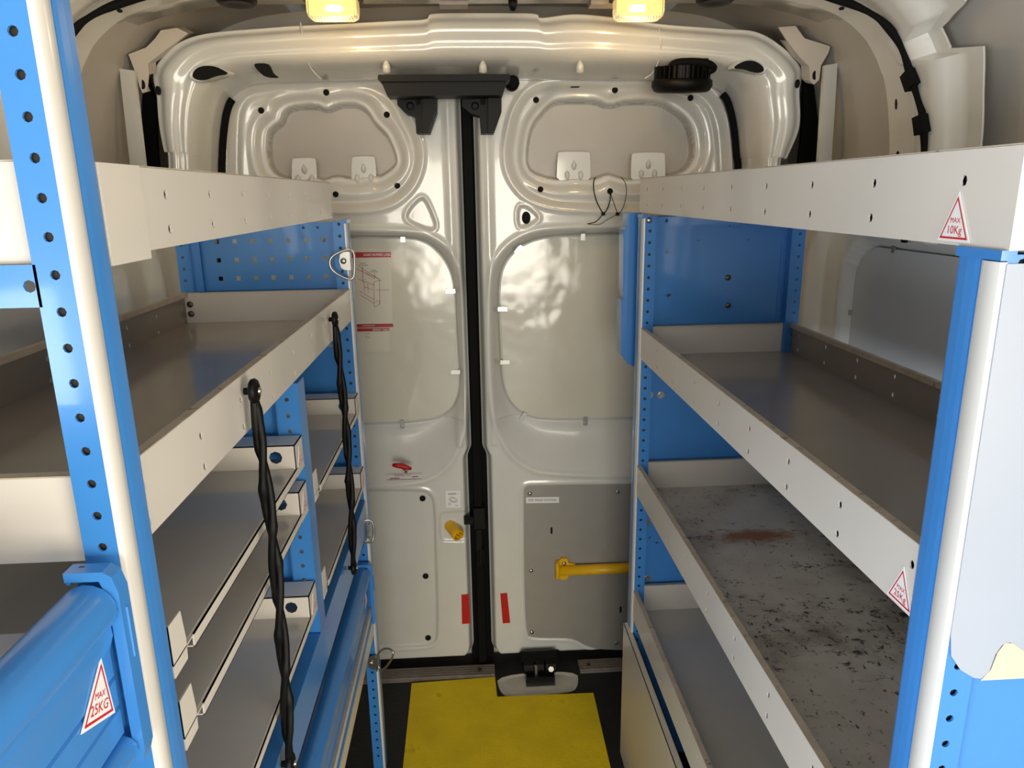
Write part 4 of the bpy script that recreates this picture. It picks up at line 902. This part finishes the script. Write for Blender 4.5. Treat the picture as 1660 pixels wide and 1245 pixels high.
# black cover and the two catches below it
yb = 1.842
LC = thing('latch_cover', 'wide black plastic cover under the header over the door seam', 'cover', (at(720, 140, Y=yb).x, yb, .24))
mb = MB(); q = lambda pts, y: [at(px, py, Y=y) for px, py in pts]
mb.prism(q(((613, 121), (826, 120), (827, 129), (822, 131), (617, 132), (612, 128)), 1.835), (0, .075, 0)); mb.build('top_lip', M['black'], LC)
mb = MB(); a = q(((617, 131), (822, 131), (815, 154), (628, 156)), 1.845); mb.prism(a, (0, .065, 0)); mb.build('face', M['black'], LC)
mb = MB(); c = at(831, 134, Y=1.93); mb.lathe(c, (0, -1, 0), [(.017, -.03), (.017, .004), (.012, .008), (.0001, .008)], 18); mb.build('buffer', M['rubber'], LC, smooth=True)
def catch(x0, label):
    Yc = 1.925; o = thing('door_catch', label, 'catch', at(x0 + 40, 185, Y=Yc), 'black door catches')
    s = lambda pts, y: [at(x0 + px, py, Y=y) for px, py in pts]
    mb = MB(); mb.prism(s(((0, 155), (64, 155), (64, 182), (52, 216), (31, 216), (29, 188), (14, 184), (0, 170)), Yc)[::-1], (0, .055, 0)); mb.build('body', M['black'], o)
    mb = MB(); mb.prism(s(((42, 158), (63, 156), (63, 182), (51, 215), (42, 214)), Yc - .002), (0, -.022, 0)); mb.build('fin', M['black'], o)
    mb = MB(); c = at(x0 + 21, 172, Y=Yc); mb.lathe(c, (0, -1, 0), [(.010, 0), (.010, .003), (.007, .004), (.006, .002), (.0001, .002)], 18); mb.build('boss', M['black'], o)
    mb = MB(); mb.prism(s(((29, 157), (37, 157), (38, 169), (31, 170)), Yc)[::-1], (0, -.004, 0)); mb.build('key_slot', M['hole'], o)
catch(644, 'black plastic door catch on the left rear door below the wide cover'); catch(749, 'black plastic door catch over the seam between the rear doors')

# finned round work lamp hung from the header
wc = at(1106, 124, Y=1.84); WL = thing('work_lamp', 'round black finned work lamp under the header at right', 'lamp', wc)
ax = Vector((0, .10, -1)).normalized(); u = Vector((1, 0, 0)); v = ax.cross(u)
mb = MB(); mb.lathe(wc + Vector((0, 0, -.006)), ax, [(.066, 0), (.071, .004), (.072, .016), (.066, .026), (.058, .030), (.0001, .032)], 32); mb.build('bezel', M['black'], WL, angle=50)
mb = MB(); mb.lathe(wc + Vector((0, 0, .022)), ax, [(.052, 0), (.052, .03)], 28); mb.build('core', M['black'], WL, angle=50)
for k in range(30):
    a = 2*math.pi*k/30; d = u*math.cos(a) + v*math.sin(a); t = ax.cross(d)*.0018; c = wc + Vector((0, 0, .022))
    mb = MB(); mb.prism([c + d*.048 - t, c + d*.066 - t, c + d*.066 + t, c + d*.048 + t], ax*.032); mb.build('fin', M['black'], WL)
mb = MB(); mb.tube(catmull([at(px, py, Y=yy) for px, py, yy in ((1148, 116, 1.80), (1157, 110, 1.795), (1144, 102, 1.79), (1120, 100, 1.80), (1096, 102, 1.81), (1088, 110, 1.82), (1098, 117, 1.83))], 6), .0085, 10); mb.tube(catmull([at(px, py, Y=yy) for px, py, yy in ((1118, 118, 1.82), (1126, 110, 1.80), (1146, 112, 1.795))], 5), .006, 8)
mb.build('cable', M['rubber'], WL, smooth=True)
mb = MB(); a, b = at(1121, 97, Y=1.82), at(1144, 106, Y=1.82); mb.box((a.x, 1.80, b.z), (b.x, 1.825, a.z)); mb.build('bracket', M['black'], WL)

# cable ties threaded through the right door
def tie(loop, tail, r, label):
    o = thing('cable_tie', label, 'cable tie', at(*loop[0], Y=YD), 'black cable ties on the right rear door'); Yt = YD - .012
    mb = MB(); mb.tube(catmull([Vector((p.x, Yt - (0 if i in (0, len(loop)-1) else .012), p.z)) for i, p in enumerate(at(*q, Y=Yt) for q in loop)], 6), r, 6, flat=.6); mb.tube(catmull([at(*q, Y=Yt - .01) for q in tail], 4), r*.6, 6); mb.build('strap', M['black'], o, smooth=True)
    c = at(*tail[0], Y=Yt - .010); mb = MB(); mb.box(c - Vector((.0045, .004, .004)), c + Vector((.0045, .004, .004))); mb.build('head', M['black'], o)
tie([(989, 311), (987, 328), (978, 345), (968, 331), (962, 312), (961, 296), (965, 288)], [(978, 347), (968, 358), (962, 361), (952, 363)], .0021, 'thicker black cable tie hanging to the left on the right rear door')
tie([(989, 311), (994, 330), (1001, 346), (1009, 335), (1014, 313), (1012, 297), (1007, 287)], [(1001, 347), (985, 356), (971, 364), (952, 363)], .0013, 'thin black cable tie hanging to the right on the right rear door')
